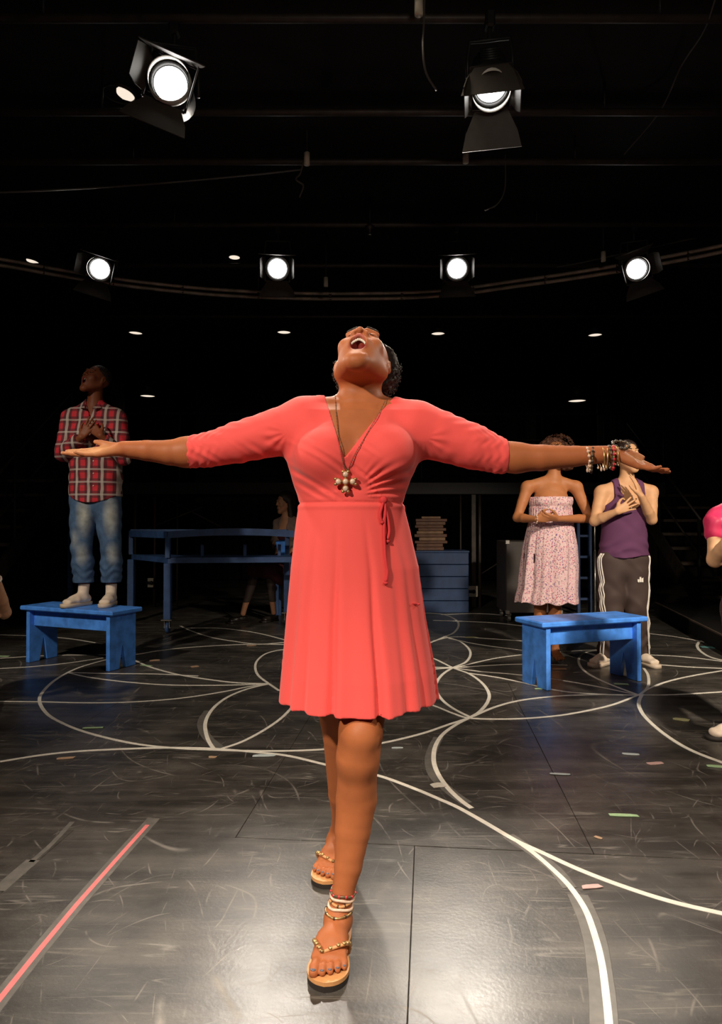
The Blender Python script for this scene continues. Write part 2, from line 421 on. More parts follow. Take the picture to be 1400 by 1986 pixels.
        for f, plo, phi, k, mode, tg in s.p:
            mg = k*1.6+bs*.6+.02
            sel = np.nonzero(np.all((cen > plo-mg) & (cen < phi+mg), axis=1))[0]
            if not len(sel): continue
            d = f(Q[sel].reshape(-1, 3)).reshape(len(sel), -1)
            D[sel] = smin(D[sel], d, k) if mode == 'u' else -smin(-D[sel], d, k)
        Qf = Q.reshape(-1, 3); Df = D.reshape(-1)
        for p in s.posts: Df = p(Qf, Df)
        n1 = Bn+1; D = Df.reshape(nB, n1, n1, n1).astype(np.float64)
        inside = D < 0
        dims = nb*Bn+2
        def key(c): return (c[..., 0]*dims[1]+c[..., 1])*dims[2]+c[..., 2]
        # cell vertices
        cnt = np.zeros((nB, Bn, Bn, Bn)); acc = np.zeros((nB, Bn, Bn, Bn, 3))
        for ax in range(3):
            sl0 = [slice(None)]*4; sl1 = [slice(None)]*4; sl0[ax+1] = slice(0, Bn); sl1[ax+1] = slice(1, Bn+1)
            d0 = D[tuple(sl0)]; d1 = D[tuple(sl1)]; cr = (d0 < 0) != (d1 < 0)
            t = np.where(cr, d0/np.where(cr, d0-d1, 1), 0)
            o = [a for a in range(3) if a != ax]
            for u in (0, 1):
                for v in (0, 1):
                    ss = [slice(None)]*4; ss[o[0]+1] = slice(u, u+Bn); ss[o[1]+1] = slice(v, v+Bn)
                    c = cr[tuple(ss)]; tt = t[tuple(ss)]
                    cnt += c; acc[..., ax] += c*tt; acc[..., o[0]] += c*u; acc[..., o[1]] += c*v
        vc = np.argwhere(cnt > 0); cell = ii[vc[:, 0]]*Bn+vc[:, 1:]
        a = acc[cnt > 0]/cnt[cnt > 0][:, None]
        vpos = lo+(cell+a)*res; vk = key(cell); od = np.argsort(vk); vk = vk[od]; vpos = vpos[od]
        quads = []
        for ax in range(3):
            o = [(ax+1) % 3, (ax+2) % 3]
            sl0 = [slice(None)]+[slice(0, Bn)]*3; sl1 = list(sl0); sl1[ax+1] = slice(1, Bn+1)
            i0 = inside[tuple(sl0)]; i1 = inside[tuple(sl1)]; e = np.argwhere(i0 != i1)
            base = ii[e[:, 0]]*Bn+e[:, 1:]; flip = i0[tuple(e.T)]
            q = []
            for (u, v) in ((0, 0), (-1, 0), (-1, -1), (0, -1)):
                c = base.copy(); c[:, o[0]] += u; c[:, o[1]] += v; q.append(key(c))
            q = np.stack(q, 1)
            ix = np.searchsorted(vk, q); ix = np.clip(ix, 0, len(vk)-1); ok = (vk[ix] == q).all(1)
            ix = ix[ok]; fl = flip[ok]; ix[~fl] = ix[~fl][:, ::-1]
            quads.append(ix)
        quads = np.concatenate(quads)
        # quick relax for smoothness
        return vpos, quads
def sdf_obj(name, s, res, material, parent=None, color=None, relax=0):
    v, q = s.mesh(res)
    for _ in range(relax):
        nx = np.roll(q, -1, 1).reshape(-1); qi = q.reshape(-1)
        acc = np.stack([np.bincount(qi, v[nx, c], len(v)) for c in range(3)], 1); n = np.bincount(qi, minlength=len(v))[:, None]
        v = v*.5+.5*acc/np.maximum(n, 1)
    me = bpy.data.meshes.new(name); me.vertices.add(len(v)); me.vertices.foreach_set('co', v.astype(np.float32).ravel())
    me.loops.add(q.size); me.loops.foreach_set('vertex_index', q.astype(np.int32).ravel())
    me.polygons.add(len(q)); me.polygons.foreach_set('loop_start', np.arange(0, q.size, 4, dtype=np.int32))
    me.polygons.foreach_set('use_smooth', np.ones(len(q), bool)); me.update(calc_edges=True)
    if color is not None:
        c = color(v) if callable(color) else np.tile(np.array(color, float), (len(v), 1))
        at = me.color_attributes.new('Col', 'FLOAT_COLOR', 'POINT')
        at.data.foreach_set('color', np.concatenate([c, np.ones((len(v), 1))], 1).astype(np.float32).ravel())
    return link(name, me, material, parent, world=parent is not None)
def painter(base, spots):
    base = np.array(base, float)
    def f(v):
        c = np.tile(base, (len(v), 1))
        for (cen, r, col, soft) in spots:
            r = np.array([r]*3 if np.isscalar(r) else r, float)
            d = np.sqrt((((v-np.array(cen))/r)**2).sum(1)); w = np.clip((1-d)/max(soft, 1e-3), 0, 1)[:, None]
            c = c*(1-w)+np.array(col)*w
        return c
    return f
def trace(s, px, py, y0=1.0, y1=4.0, off=0.0):
    a = P(px, py, y0); b = P(px, py, y1); d = nrm(b-a); t = 0
    for _ in range(120):
        v = float(s.ev([a+d*t])[0])-off
        if abs(v) < .0004: break
        t += v*.8
    return a+d*t
def ring_on(s, c, n=30, off=.001, r0=.10, tilt=None):
    out = []
    for i in range(n):
        a = 2*PI*i/n; d = V3(math.cos(a), math.sin(a), 0); z = tilt(a) if tilt else 0
        p = c+d*r0+V3(0, 0, z); t = 0
        for _ in range(60):
            v = float(s.ev([p-d*t])[0])-off
            if abs(v) < .0003 or t > r0: break
            t += v*.8
        out.append(p-d*t)
    return out
def wav(Q, f1, f2, ph=0.0):
    return np.sin(Q[:, 0]*f1[0]+Q[:, 1]*f1[1]+Q[:, 2]*f1[2]+ph+1.3*np.sin(Q[:, 0]*f2[0]+Q[:, 1]*f2[1]+Q[:, 2]*f2[2]))

# ------------------------------------------------------------------ anatomy
def head_basis(pitch, yaw, roll):
    c, s = math.cos(yaw), math.sin(yaw)
    f = V3(-s, -c, 0); x = V3(c, -s, 0); z = V3(0, 0, 1)
    f, z = math.cos(pitch)*f+math.sin(pitch)*z, -math.sin(pitch)*f+math.cos(pitch)*z
    x, z = math.cos(roll)*x+math.sin(roll)*z, -math.sin(roll)*x+math.cos(roll)*z
    return np.stack([x, f, z])
def head(s, C, B, sc_=1.0, mouth=1.0, fine=True):
    """B rows: local x, face-forward, up"""
    T = lambda x, f, z: np.asarray(C)+sc_*(x*B[0]+f*B[1]+z*B[2])
    r = lambda *a: np.array(a)*sc_
    E = lambda c, rr, k, m='u': s.ell(T(*c), r(*rr), B, k*sc_, m, 'head')
    K = lambda a, b, ra, rb, k, m='u': s.cone(T(*a), T(*b), ra*sc_, rb*sc_, k*sc_, m, 'head')
    jd = .020*mouth; rec = .022*mouth
    E((0, -.018, .035), (.073, .093, .080), .0)
    E((0, .018, -.018), (.066, .068, .080), .03)
    E((0, .045, -.055-jd*.4), (.050, .045, .055), .03)
    for q in (-1, 1):
        K((q*.058, -.012, -.045), (q*.016, .070-rec*.6, -.100-jd), .017, .017, .03)
        E((q*.040, .062, -.028), (.022, .020, .022), .02)
        K((q*.014, .088, .030), (q*.042, .076, .032), .008, .007, .014)
        E((q*.032, .095, .010), (.017, .014, .011), .010, 's')
        E((q*.031, .076, .010), (.014, .011, .010), .004)
        # ear
        E((q*.076, -.010, -.004), (.008, .017, .028), .006)
        E((q*.083, -.008, .000), (.005, .010, .017), .004, 's')
        E((q*.073, -.002, -.028), (.007, .009, .010), .006)
    K((0, .088, .020), (0, .105, -.020), .007, .0105, .012)
    for q in (-1, 1):
        E((q*.0165, .095, -.025), (.0105, .011, .009), .007)
        E((q*.0090, .101, -.034), (.0056, .008, .011), .0015, 's')
    K((-.004, .080-rec*.7, -.112-jd), (.004, .080-rec*.7, -.112-jd), .018, .018, .025)
    # mouth
    hw, hh = .018+.004*mouth, .005+.020*mouth; mz = -.060-.012*mouth
    E((0, .080, mz+hh*.5), (hw+.008, .022, hh*.6+.008), .012); E((0, .080-rec, mz-hh*.6), (hw+.006, .022, hh*.5+.008), .015)
    E((0, .098, mz), (hw*.92, .050, hh*.92), .002, 's')
    n = 18; ring = []
    for i in range(n):
        a = 2*PI*i/n; x = hw*math.cos(a); z = hh*math.sin(a)
        ring.append((x, .101-.35*abs(x)-rec*(1-z/hh)*.5, mz+z))
    for i in range(n):
        rr = .0042 if ring[i][2] > mz else .0055
        K(ring[i], ring[(i+1) % n], rr, rr, .003)
    return T, ring, (hw, hh, mz)
def head_paint(T, B, sc_, ring, lips, mouthdark, base):
    sp = [(T(0, .070, ring[0][2]), .033*sc_, mouthdark, .25)]
    for p in ring: sp.append((T(*p), .0075*sc_, lips, .4))
    return sp
def hand(s, W, d, n, thumb, size=1.0, curl=(.25, .25, .3, .35), spread=.10, tcurl=.3, tg='hand', thick=1.0, topen=1.0, tlen=1.0):
    d = nrm(d); n = nrm(np.asarray(n, float)-d*np.dot(n, d)); t = np.cross(n, d)
    if np.dot(t, thumb) < 0: t = -t
    L = lambda a, b, c: np.asarray(W)+size*(a*t+b*d+c*n)
    r = size*thick
    kn = [(.029, .086, .001), (.0095, .091, -.002), (-.0105, .088, -.001), (-.029, .078, .002)]
    for (a, b, c) in kn: s.cone(L(a*.55, .006, 0), L(a, b, c), .0125*r, .0105*r, .012*size, 'u', tg)
    s.cone(L(-.012, .02, .006), L(-.02, .055, .006), .011*r, .011*r, .012*size, 'u', tg)
    ln = [(.040, .025, .020), (.045, .028, .021), (.041, .026, .020), (.032, .020, .018)]
    for i, (a, b, c) in enumerate(kn):
        p = L(a, b, c); ang = (1.5-i)*spread; cu = 0.0
        rr = [.0090, .0082, .0074, .0062] if i < 3 else [.0080, .0072, .0064, .0055]
        for j in range(3):
            cu += curl[i]*(1.0 if j else .8)
            dd = math.cos(cu)*(math.cos(ang)*d+math.sin(ang)*t)+math.sin(cu)*n
            q = p+size*ln[i][j]*dd
            s.cone(p, q, rr[j]*r, rr[j+1]*r, .0035*size, 'u', tg); p = q
    p0 = L(.018, .018, .006); p1 = L(.018+.030*topen, .045, .012+.01*tcurl)
    p2 = L(.018+.046*topen, .045+.029*tlen, .014+.05*tcurl); p3 = L(.018+.050*topen, .045+.054*tlen, .014+.09*tcurl)
    s.cone(p0, p1, .0145*r, .0125*r, .012*size, 'u', tg); s.cone(p1, p2, .0115*r, .0098*r, .004*size, 'u', tg); s.cone(p2, p3, .0098*r, .0075*r, .003*size, 'u', tg)
def bare_foot(s, heel, toe, tip_spread=1.0, big=1, size=1.0, tg='foot', ankle=None, ar=.034):
    """heel, toe: points on the sole plane; big: sign of the side of the big toe along the right-hand axis"""
    heel = np.asarray(heel, float); toe = np.asarray(toe, float); L = np.linalg.norm(toe-heel); d = (toe-heel)/L
    up = V3(0, 0, 1); t = nrm(np.cross(d, up))*big
    up = nrm(np.cross(t, d)); up = up if up[2] > 0 else -up
    q = lambda a, b, c: heel+a*t*size+b*d*L+c*up*size
    s.ell(q(0, .13, .030), (.031*size, .036*size, .032*size), np.stack([t, d, up]), .02, 'u', tg)
    s.econe(q(-.002, .20, .036), q(.004, .55, .032), (.028*size, .028*size), (.036*size, .026*size), t, .02, 'u', tg)
    s.econe(q(.004, .50, .032), q(.002, .76, .020), (.036*size, .025*size), (.045*size, .014*size), t, .02, 'u', tg)
    if ankle is not None:
        s.cone(ankle, q(0, .22, .05), ar*size, .032*size, .02, 'u', tg)
        s.cone(ankle, q(0, .42, .036), ar*.9*size, .024*size, .012, 'u', tg)
    tl = [(.030, 1.0, .0125), (.010, .985, .0090), (-.007, .955, .0085), (-.023, .915, .0080), (-.037, .865, .0075)]
    tips = []
    for (a, b, r) in tl:
        st = q(a*.95, .74, .014); mid = q(a*1.02, b-.075, .0175); tip = q(a*1.05, b-.03, .011)
        s.cone(st, mid, r*1.05*size, r*size, .004, 'u', tg); s.cone(mid, tip, r*size, r*.92*size, .003, 'u', tg)
        tips.append((tip+up*r*.75*size, d, t, up, r))
    return tips, q
# ------------------------------------------------------------------ the woman in the coral dress
def build_hero():
    root = empty('person', (-.03, 1.95, 0), 0, 'woman in coral wrap dress, head thrown back, singing with both arms stretched wide', 'person')
    Y0 = 1.97
    s = S()
    # trunk (silhouette measured level by level)
    ys = [785, 800, 830, 860, 890, 930, 975, 1030, 1100, 1180]
    cx = [697, 697, 694, 690, 685, 681, 681, 684, 688, 690]
    hw = [60, 104, 124, 132, 127, 112, 97, 108, 116, 112]
    zs = [P(700, y, Y0)[2] for y in ys]; k = Y0/F
    s.loft(zs, [(c-700)*k for c in cx], [2.0, 1.99, 1.985, 1.98, 1.98, 1.98, 1.985, 1.99, 1.99, 1.99], [h*k for h in hw],
           [.045, .078, .098, .112, .118, .112, .104, .112, .122, .120], .02, 'u', 'torso')
    for px, py, q in ((628, 882, -1), (750, 878, 1)):
        c = P(px, py, 1.895); s.ell(c, (.074, .060, .066), None, .035, 'u', 'torso')
    # shoulders, neck
    nb = P(698, 800, 2.0)
    shR = P(592, 818, 1.985); shL = P(806, 828, 1.985)
    s.cone(P(655, 797, 2.01), shR, .042, .062, .05, 'u', 'torso'); s.cone(P(742, 799, 2.01), shL, .042, .062, .05, 'u', 'torso')
    hc = P(703, 706, 2.00)
    s.econe(P(698, 830, 2.0), P(699, 722, 2.015), (.064, .060), (.056, .060), (1, 0, 0), .03, 'u', 'neck')
    s.cone(P(664, 722, 2.01), P(688, 796, 1.95), .013, .009, .03, 'u', 'neck')
    s.cone(P(735, 722, 2.01), P(708, 796, 1.95), .013, .009, .03, 'u', 'neck')
    s.cone(P(688, 800, 1.938), P(642, 790, 1.968), .009, .008, .03, 'u', 'neck'); s.cone(P(708, 800, 1.938), P(756, 790, 1.968), .009, .008, .03, 'u', 'neck')
    # arms
    aR = [P(592, 822, 1.985), P(540, 838, 1.98), P(462, 858, 1.975), P(402, 873, 1.97), P(362, 877, 1.965)]
    s.chain(aR, [.068, .063, .054, .044, .041], .03, 'u', 'armR')
    fR = [P(362, 877, 1.965), P(330, 878, 1.955), P(285, 874, 1.94), P(238, 871, 1.925)]
    s.chain(fR, [.041, .036, .029, .0225], .02, 'u', 'foreR')
    aL = [P(806, 830, 1.985), P(850, 845, 1.98), P(915, 866, 1.975), P(968, 884, 1.97), P(1000, 888, 1.965)]
    s.chain(aL, [.070, .067, .060, .046, .041], .03, 'u', 'armL')
    fL = [P(1000, 888, 1.965), P(1050, 888, 1.95), P(1115, 885, 1.93), P(1188, 880, 1.90)]
    s.chain(fL, [.041, .037, .029, .0225], .02, 'u', 'foreL')
    WR = P(236, 872, 1.925); WL = P(1194, 881, 1.90)
    hand(s, WR, (-.84, -.30, -.15), (-.20, -.55, 1), (0, 1, .3), .84, (.04, .08, .12, .18), .05, .12, 'hand', topen=.5, tlen=.6)
    hand(s, WL, (.86, -.12, -.40), (.25, -.60, 1), (0, 1, .2), .82, (-.05, .10, .20, .28), .05, .02, 'hand', topen=.3, thick=1.08, tlen=.8)
    # legs
    s.chain([P(722, 1170, 1.97), P(705, 1330, 1.90), P(699, 1425, 1.835), P(694, 1470, 1.83)], [.090, .072, .0590, .052], .03, 'u', 'legL')
    s.ell(P(699, 1432, 1.795), (.034, .026, .042), None, .03, 'u', 'legL')
    s.chain([P(694, 1470, 1.835), P(691, 1550, 1.86), P(684, 1610, 1.85), P(675, 1680, 1.83), P(665, 1730, 1.815), P(657, 1780, 1.81)], [.051, .0550, .0475, .0365, .0285, .027], .03, 'u', 'legL')
    s.chain([P(655, 1170, 2.0), P(655, 1330, 2.05), P(662, 1425, 2.09), P(668, 1540, 2.16), P(664, 1580, 2.20), P(659, 1612, 2.24)], [.092, .075, .056, .050, .034, .028], .03, 'u', 'legR')
    # head
    B = head_basis(math.radians(57), math.radians(5), math.radians(-2))
    T, ring, ms = head(s, hc, B, 1.02, 1.35)
    # feet
    hl = G(660, 1812); hl = V3(hl[0], 1.845, .020); tl = V3(P(632, 1890, 1.635)[0], 1.632, .020)
    tipsL, qL = bare_foot(s, hl, tl, big=1, size=1.0, ankle=P(657, 1780, 1.81), ar=.027)
    hr = V3(P(660, 1650, 2.28)[0], 2.285, .020); tr = V3(P(628, 1700, 2.10)[0], 2.085, .020)
    tipsR, qR = bare_foot(s, hr, tr, big=-1, size=1.0, ankle=P(659, 1612, 2.24), ar=.027)
    skin = np.array((.40, .125, .045)); spots = head_paint(T, B, 1.02, ring, (.50, .13, .11), (.22, .02, .015), skin)
    pale = (.56, .28, .13)
    spots += [(WR+V3(-.09, -.03, .0), (.10, .09, .030), pale, .6), (WL+V3(.09, -.02, -.01), (.09, .09, .022), (.50, .22, .10), .6)]
    body = sdf_obj('body', s, .0032, M['skin'], root, painter(skin, spots), relax=1)
    # teeth and tongue
    hwm, hhm, mz = ms
    for sg, nm in ((1, 'upper_teeth'), (-1, 'lower_teeth')):
        mb = MB()
        for i in range(10):
            a = PI*(i+.5)/10*.86+.07*PI
            x = hwm*.86*math.cos(a); z = mz+sg*hhm*(.80 if sg > 0 else .62)*math.sin(a)-(.002 if sg > 0 else 0)
            mb.sphere(T(x, .094-.33*abs(x)-(.034 if sg < 0 else .004), z), (.0036, .003, .0042) if sg > 0 else .0030, 8, 6)
        mb.build(nm, M['teeth'], root, True, True)
    mb = MB(); mb.sphere(T(0, .050, mz-.020), (.013, .016, .007), 14, 10); mb.build('tongue', M['tongue'], root, True, True)
    # closed eyelids with lashes
    for q in (-1, 1):
        mb = MB(); mb.tube([T(q*(.020+.022*t), .090-.012*t, .006-.004*math.sin(PI*t)) for t in np.linspace(0, 1, 7)], .0013, 5); mb.build('eyelash', M['hair'], root, True, True)
        mb = MB(); mb.tube([T(q*(.014+.030*t), .096-.014*t, .036+.005*math.sin(PI*t)) for t in np.linspace(0, 1, 7)], .0028, 6); mb.build('eyebrow', M['hair'], root, True, True)
    # hair: short curls on the crown and back of the head
    h = S()
    h.ell(T(0, -.035, .048), V3(.083, .092, .082)*1.0, B, .0)
    h.ell(T(.050, -.040, .052), (.050, .075, .072), B, .03)
    h.ell(T(-.018, -.055, .035), (.060, .070, .070), B, .03)
    Bf = B.astype(np.float32); hc32 = hc.astype(np.float32)
    def hairline(Q, D):
        q = (Q-hc32)@Bf.T
        D = D+.004*np.sin(q[:, 0]*210)*np.sin(q[:, 1]*230+1)*np.sin(q[:, 2]*220+2)+.0025*np.sin(q[:, 0]*430+q[:, 2]*120)*np.sin(q[:, 1]*390)*np.sin(q[:, 2]*410)
        face = np.minimum(q[:, 1]-.052, .075-q[:, 2])
        side = .012-q[:, 2]*1.0+(q[:, 1]-(-.03))*1.2
        return np.maximum(D, np.maximum(np.where(q[:, 2] < .085, q[:, 1]-.045, -1), np.minimum(side, .2)))
    h.posts.append(hairline)
    ho = sdf_obj('hair', h, .003, M['hair'], root)
    mb = MB(); r2 = np.random.RandomState(3)
    for i in range(420):
        a = r2.uniform(-1, 1, 3); a[1] = -abs(a[1])*1.0+.1; a[2] = a[2]*.8+.35; a = nrm(a)
        c = V3(.012*np.sign(a[0])*(a[0] > 0), -.040, .046)+a*V3(.090, .094, .086)
        rr = r2.uniform(.0035, .0075); u = nrm(np.cross(a, r2.normal(size=3))); v2 = np.cross(a, u); ph = r2.uniform(0, 6)
        pts = []
        for j in range(8):
            t = j/7.0; an = ph+t*7.5
            lc = c+a*(t*.012-.003)+rr*(1-.4*t)*(math.cos(an)*u+math.sin(an)*v2)
            pts.append(T(*lc))
        mb.tube(pts, .0011, 4, caps=False)
    o = mb.build('curls', M['hair'], ho, True, True); o['kind'] = 'stuff'

    # ---------------- dress
    d = s.sub(('torso', 'armR', 'armL'), .0055)
    # soft skirt loft
    sy = [960, 1000, 1100, 1200, 1300, 1400]
    sz = [P(700, y, Y0)[2] for y in sy]
    lft = [583, 576, 561, 552, 543, 534]; rgt = [779, 785, 812, 823, 838, 847]
    scx = [((a+b)/2-700)*k for a, b in zip(lft, rgt)]; sax = [(b-a)/2*k-.004 for a, b in zip(lft, rgt)]
    sby = [.112, .122, .145, .165, .185, .205]; scy = [1.985, 1.985, 1.98, 1.975, 1.97, 1.97]
    zt, zb = sz[0], sz[-1]
    folds = [(-.88, .05, .020), (-.66, .05, .016), (-.30, .035, .020), (.30, .035, .022), (.66, .05, .014), (.84, .045, .018)]
    def fold(th, z):
        g = np.clip((zt-.05-z)/(zt-zb-.05), 0, 1)
        u = np.cos(th); front = np.sin(th) < 0
        uu = np.where(front, u, u*.9+.05)
        r = 0
        for (c, wd, am) in folds:
            cc = c+.05*(1-g)*np.sign(-c)
            x = (uu-cc)/(wd*1.3)
            r = r-am*np.exp(-x*x)*1.0+am*.4*np.exp(-((x-2.2)/2.0)**2)
        r = r+np.where(front, .002, .012)*np.sin(th*9+1.0)
        r = r*g**1.15
        # small gathers below the seam on the right
        return r.astype(np.float32)
    d.loft(sz, scx, scy, sax, sby, .012, 'u', 'skirt', fold=fold, sl=.75)
    zarr = np.array(sz[::-1]); A0 = np.array(sax[::-1]); B0 = np.array(sby[::-1]); C0 = np.array(scx[::-1]); D0 = np.array(scy[::-1])
    zseam = P(700, 974, 1.87)[2]; zhem = P(700, 1389, 1.80)[2]
    vL = P(630, 768, 1.93); vR = P(756, 776, 1.93); vP = P(667, 889, 1.84)
    bow = P(742, 968, 1.87)
    cufR = P(368, 877, 1.965); cufL = P(982, 887, 1.965)
    def line_side(Q, a, b):           # signed distance in the x-z plane, >0 right of a->b
        dx, dz = b[0]-a[0], b[2]-a[2]; L = math.hypot(dx, dz)
        return ((Q[:, 0]-a[0])*dz-(Q[:, 2]-a[2])*dx)/L
    def post(Q, D):
        x, y, z = Q[:, 0], Q[:, 1], Q[:, 2]
        fr = np.clip((1.97-y)/.05, 0, 1)
        # bodice pleats running down towards the tie at the right side of the waist
        inb = np.clip((z-zseam)/.02, 0, 1)*np.clip((1.44-z)/.08, 0, 1)*fr
        ang = (x-bow[0])*.62+(z-bow[2])*.95                 # left half: lines falling to the right
        wl = np.clip((.06-x)/.05, 0, 1)*np.clip((1.345-z)/.06, 0, 1)
        D = D+.0021*wl*inb*np.sin(ang*230+1.2*np.sin(x*18))*np.clip(np.sin(ang*60+.6)+.5, 0, 1)
        dxr = x-bow[0]; dzr = z-bow[2]
        th = np.arctan2(dzr, dxr+.10); wr = np.clip((x-.005)/.03, 0, 1)*np.clip((z-zseam)/.02, 0, 1)*np.clip((1.285-z)/.05, 0, 1)
        D = D+.0030*wr*fr*np.sin(th*38+x*30)*np.clip(1.2-np.abs(dzr-.05)*9, 0, 1)
        # overlap edge of the wrap, from the point of the V to the tie
        e = line_side(Q, vP, bow)
        D = D-.0025*fr*inb*np.clip(1-np.abs(e+.004)/.004, 0, 1)*np.clip((vP[2]+.01-z)/.02, 0, 1)
        # waist seam
        D = D+.0028*np.exp(-((z-zseam)/.0035)**2)-.0018*np.exp(-((z-zseam+.011)/.006)**2)
        # sleeve wrinkles near cuffs and along the arm
        for cu, sg in ((cufR, -1), (cufL, 1)):
            t = (x-cu[0])*sg                               # 0 at the cuff, negative towards the shoulder
            g = np.exp(-(t+.03)**2/.0032)
            D = D+.0013*g*np.sin(t*260+22*(z-cu[2])+2.6*np.sin(z*60+y*75)+1.7*np.sin(z*131-y*40))*(x*sg > .25)
            g2 = np.clip((x*sg-.21)/.05, 0, 1)*np.clip((-t-.02)/.05, 0, 1)
            D = D+.0011*g2*np.sin((z-cu[2])*190+t*100*(-1)+2*np.sin(y*40+t*14))*np.clip(.4+np.sin(t*31+z*40), 0, 1)
        # arm-hole creases
        for sg, c in ((-1, P(560, 840, 1.93)), (1, P(822, 850, 1.93))):
            r = np.sqrt((x-c[0])**2+(z-c[2])**2); a = np.arctan2(z-c[2], (x-c[0])*sg)
            D = D+.0022*np.exp(-((r-.045)/.03)**2)*np.exp(-((a+.5)/.8)**2)*np.sin(a*13)*fr
        D = D+.0006*np.sin(x*60+2*np.sin(z*45))*np.sin(z*52+y*30)*(z > zseam)
        # V neckline: cut everything above both edges in front, shallower behind
        v1 = line_side(Q, vL, vP); v2 = -line_side(Q, vR, vP)
        vee = np.minimum(v1, v2)*np.where(y > 2.05, .0, 1)+np.where(y > 2.05, -.2, 0)
        v1 = line_side(Q, vP, vL); v2 = line_side(Q, vR, vP)
        inside = np.minimum(v1, v2)                        # >0 inside the V
        D = np.maximum(D, np.where(y < 2.06, inside, -.1))
        # neck opening
        rn = np.sqrt((x-(-.003))**2+(y-2.02)**2); D = np.maximum(D, np.where(z > 1.42, .077-rn, -.1))
        # cuffs
        D = np.maximum(D, (cufR[0]-x)); D = np.maximum(D, (x-cufL[0]))
        # hem and hollow skirt
        zz = np.clip(z, zarr[0], zarr[-1]); A = np.interp(zz, zarr, A0); Bq = np.interp(zz, zarr, B0)
        X = x-np.interp(zz, zarr, C0); Yq = y-np.interp(zz, zarr, D0)
        thh = np.arctan2(Yq/Bq, X/A); fo = fold(thh, z)
        A = A+fo-.010; Bq = Bq+fo-.010
        k0 = np.sqrt((X/A)**2+(Yq/Bq)**2)+1e-6; k1 = np.sqrt((X/A/A)**2+(Yq/Bq/Bq)**2)+1e-6
        din = k0*(k0-1)/k1*.75
        D = np.maximum(D, np.maximum(-din, 0-D*0-1)*np.where(z < 1.02, 1, 0)+np.where(z < 1.02, 0, -1))
        D = np.maximum(D, (zhem-.25*fo+.003*np.sin(thh*3+2))-z)
        return D.astype(np.float32)
    d.posts.append(post)
    do = sdf_obj('dress', d, .0032, M['dress'], root, relax=1)
    # tie: knot, two loops, two hanging ends
    def on(px, py, off=.004): return trace(d, px, py, 1.2, 2.3, off)
    mb = MB()
    mb.sphere(on(744, 970), (.011, .008, .011), 10, 8)
    for path, wd in (([(744, 972), (740, 985), (737, 1000), (741, 1012), (747, 1000), (747, 985), (745, 974)], .0045),
                     ([(745, 972), (749, 990), (753, 1010), (755, 1030), (752, 1046)], .0048),
                     ([(744, 974), (746, 1000), (745, 1030), (746, 1060), (748, 1090), (751, 1110), (748, 1129)], .0045)):
        pts = catmull([on(a, b) for a, b in path], 4)
        mb.tube(pts, wd, 6)
    for a, b in ((741, 1013), (752, 1050), (748, 1131)): mb.sphere(on(a, b), (.007, .005, .005), 8, 6)
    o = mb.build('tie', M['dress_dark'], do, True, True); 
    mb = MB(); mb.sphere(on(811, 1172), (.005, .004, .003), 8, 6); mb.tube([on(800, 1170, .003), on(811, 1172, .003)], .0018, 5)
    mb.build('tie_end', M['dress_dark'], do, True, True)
    # ---------------- necklace
    u = S(); u.p = s.p+[p for p in d.p if p[5] != 'skirt']
    def onb(px, py, off=.003):
        a = trace(s, px, py, 1.2, 2.3, off); b = trace(d, px, py, 1.2, 2.3, off)
        return a if a[1] < b[1] or b[1] > 2.2 else b
    lp = [(650, 768), (652, 800), (655, 830), (659, 860), (663, 885), (667, 903), (671, 915)]
    rp = [(749, 774), (736, 800), (718, 830), (702, 858), (689, 880), (680, 900), (674, 915)]
    ne = MB()
    for path in (lp, rp):
        pts = catmull([onb(a, b) for a, b in path], 10)
        for i, p in enumerate(pts):
            ne.sphere(p, .0012 if i % 2 else .0017, 6, 4)
        ne.tube(pts, .0007, 4)
    nk = ne.build('necklace', M['dark_chain'], root, True, True)
    pc = onb(670, 934, .008)
    mb = MB()
    for dx, dz in ((0, 0), (1, 0), (-1, 0), (0, 1), (0, -1)):
        mb.sphere(pc+V3(dx*.0195, 0, dz*.0195), (.0098, .005, .0098), 12, 8)
        if dx or dz:
            for a in (-1, 1): mb.sphere(pc+V3(dx*.027+dz*a*.007, 0, dz*.027+dx*a*.007), .005, 8, 6)
    mb.tube([pc+V3(0, 0, .026), pc+V3(.002, .002, .036)], .003, 6)
    pen = mb.build('pendant', M['gold'], nk, True, True)
    mb = MB()
    for dx, dz in ((0, 0), (1, 0), (-1, 0), (0, 1), (0, -1)): mb.sphere(pc+V3(dx*.0195, -.004, dz*.0195), (.0075, .0045, .0075), 10, 8)
    mb.build('stone', M['bead_pale'], nk, True, True)
    # ---------------- bracelets on the right-hand wrist in the picture
    def bangle(px, py, rad, tilt, thick, m, name='bracelet', beads=None, yd=None):
        tpar = (px-1050)/(1188-1050.); c = P(px, py, 1.95-.05*tpar)
        ax = nrm(nrm(fL[3]-fL[1])+V3(0, tilt*.3, tilt)); uu = nrm(np.cross(ax, (0, 1, 0))); vv = np.cross(ax, uu)
        pts = [c+V3(0, 0, -.004)+rad*(math.cos(a)*uu+math.sin(a)*vv) for a in np.linspace(0, 2*PI, 28, endpoint=False)]
        mb = MB(); mb.tube(pts, thick, 6, closed=True); o = mb.build(name, m, root, True, True)
        if beads:
            bm_ = MB()
            for i, p in enumerate(pts):
                if i % 2 == 0: bm_.sphere(p+(p-c)*.06, beads[1], 7, 5)
            bm_.build('beads', beads[0], o, True, True)
        return o, c
    bangle(1141, 888, .031, .10, .0028, M['gold'], beads=(M['bead_pale'], .0048))
    bangle(1148, 889, .033, -.10, .0022, M['dark_chain'], beads=(M['bead_dark'], .0042))
    bangle(1170, 885, .029, .05, .0026, M['gold'])
    bangle(1177, 886, .0295, -.06, .0026, M['gold'])
    bangle(1184, 884, .030, .10, .0030, M['dark_chain'], beads=(M['bead_dark'], .0044))
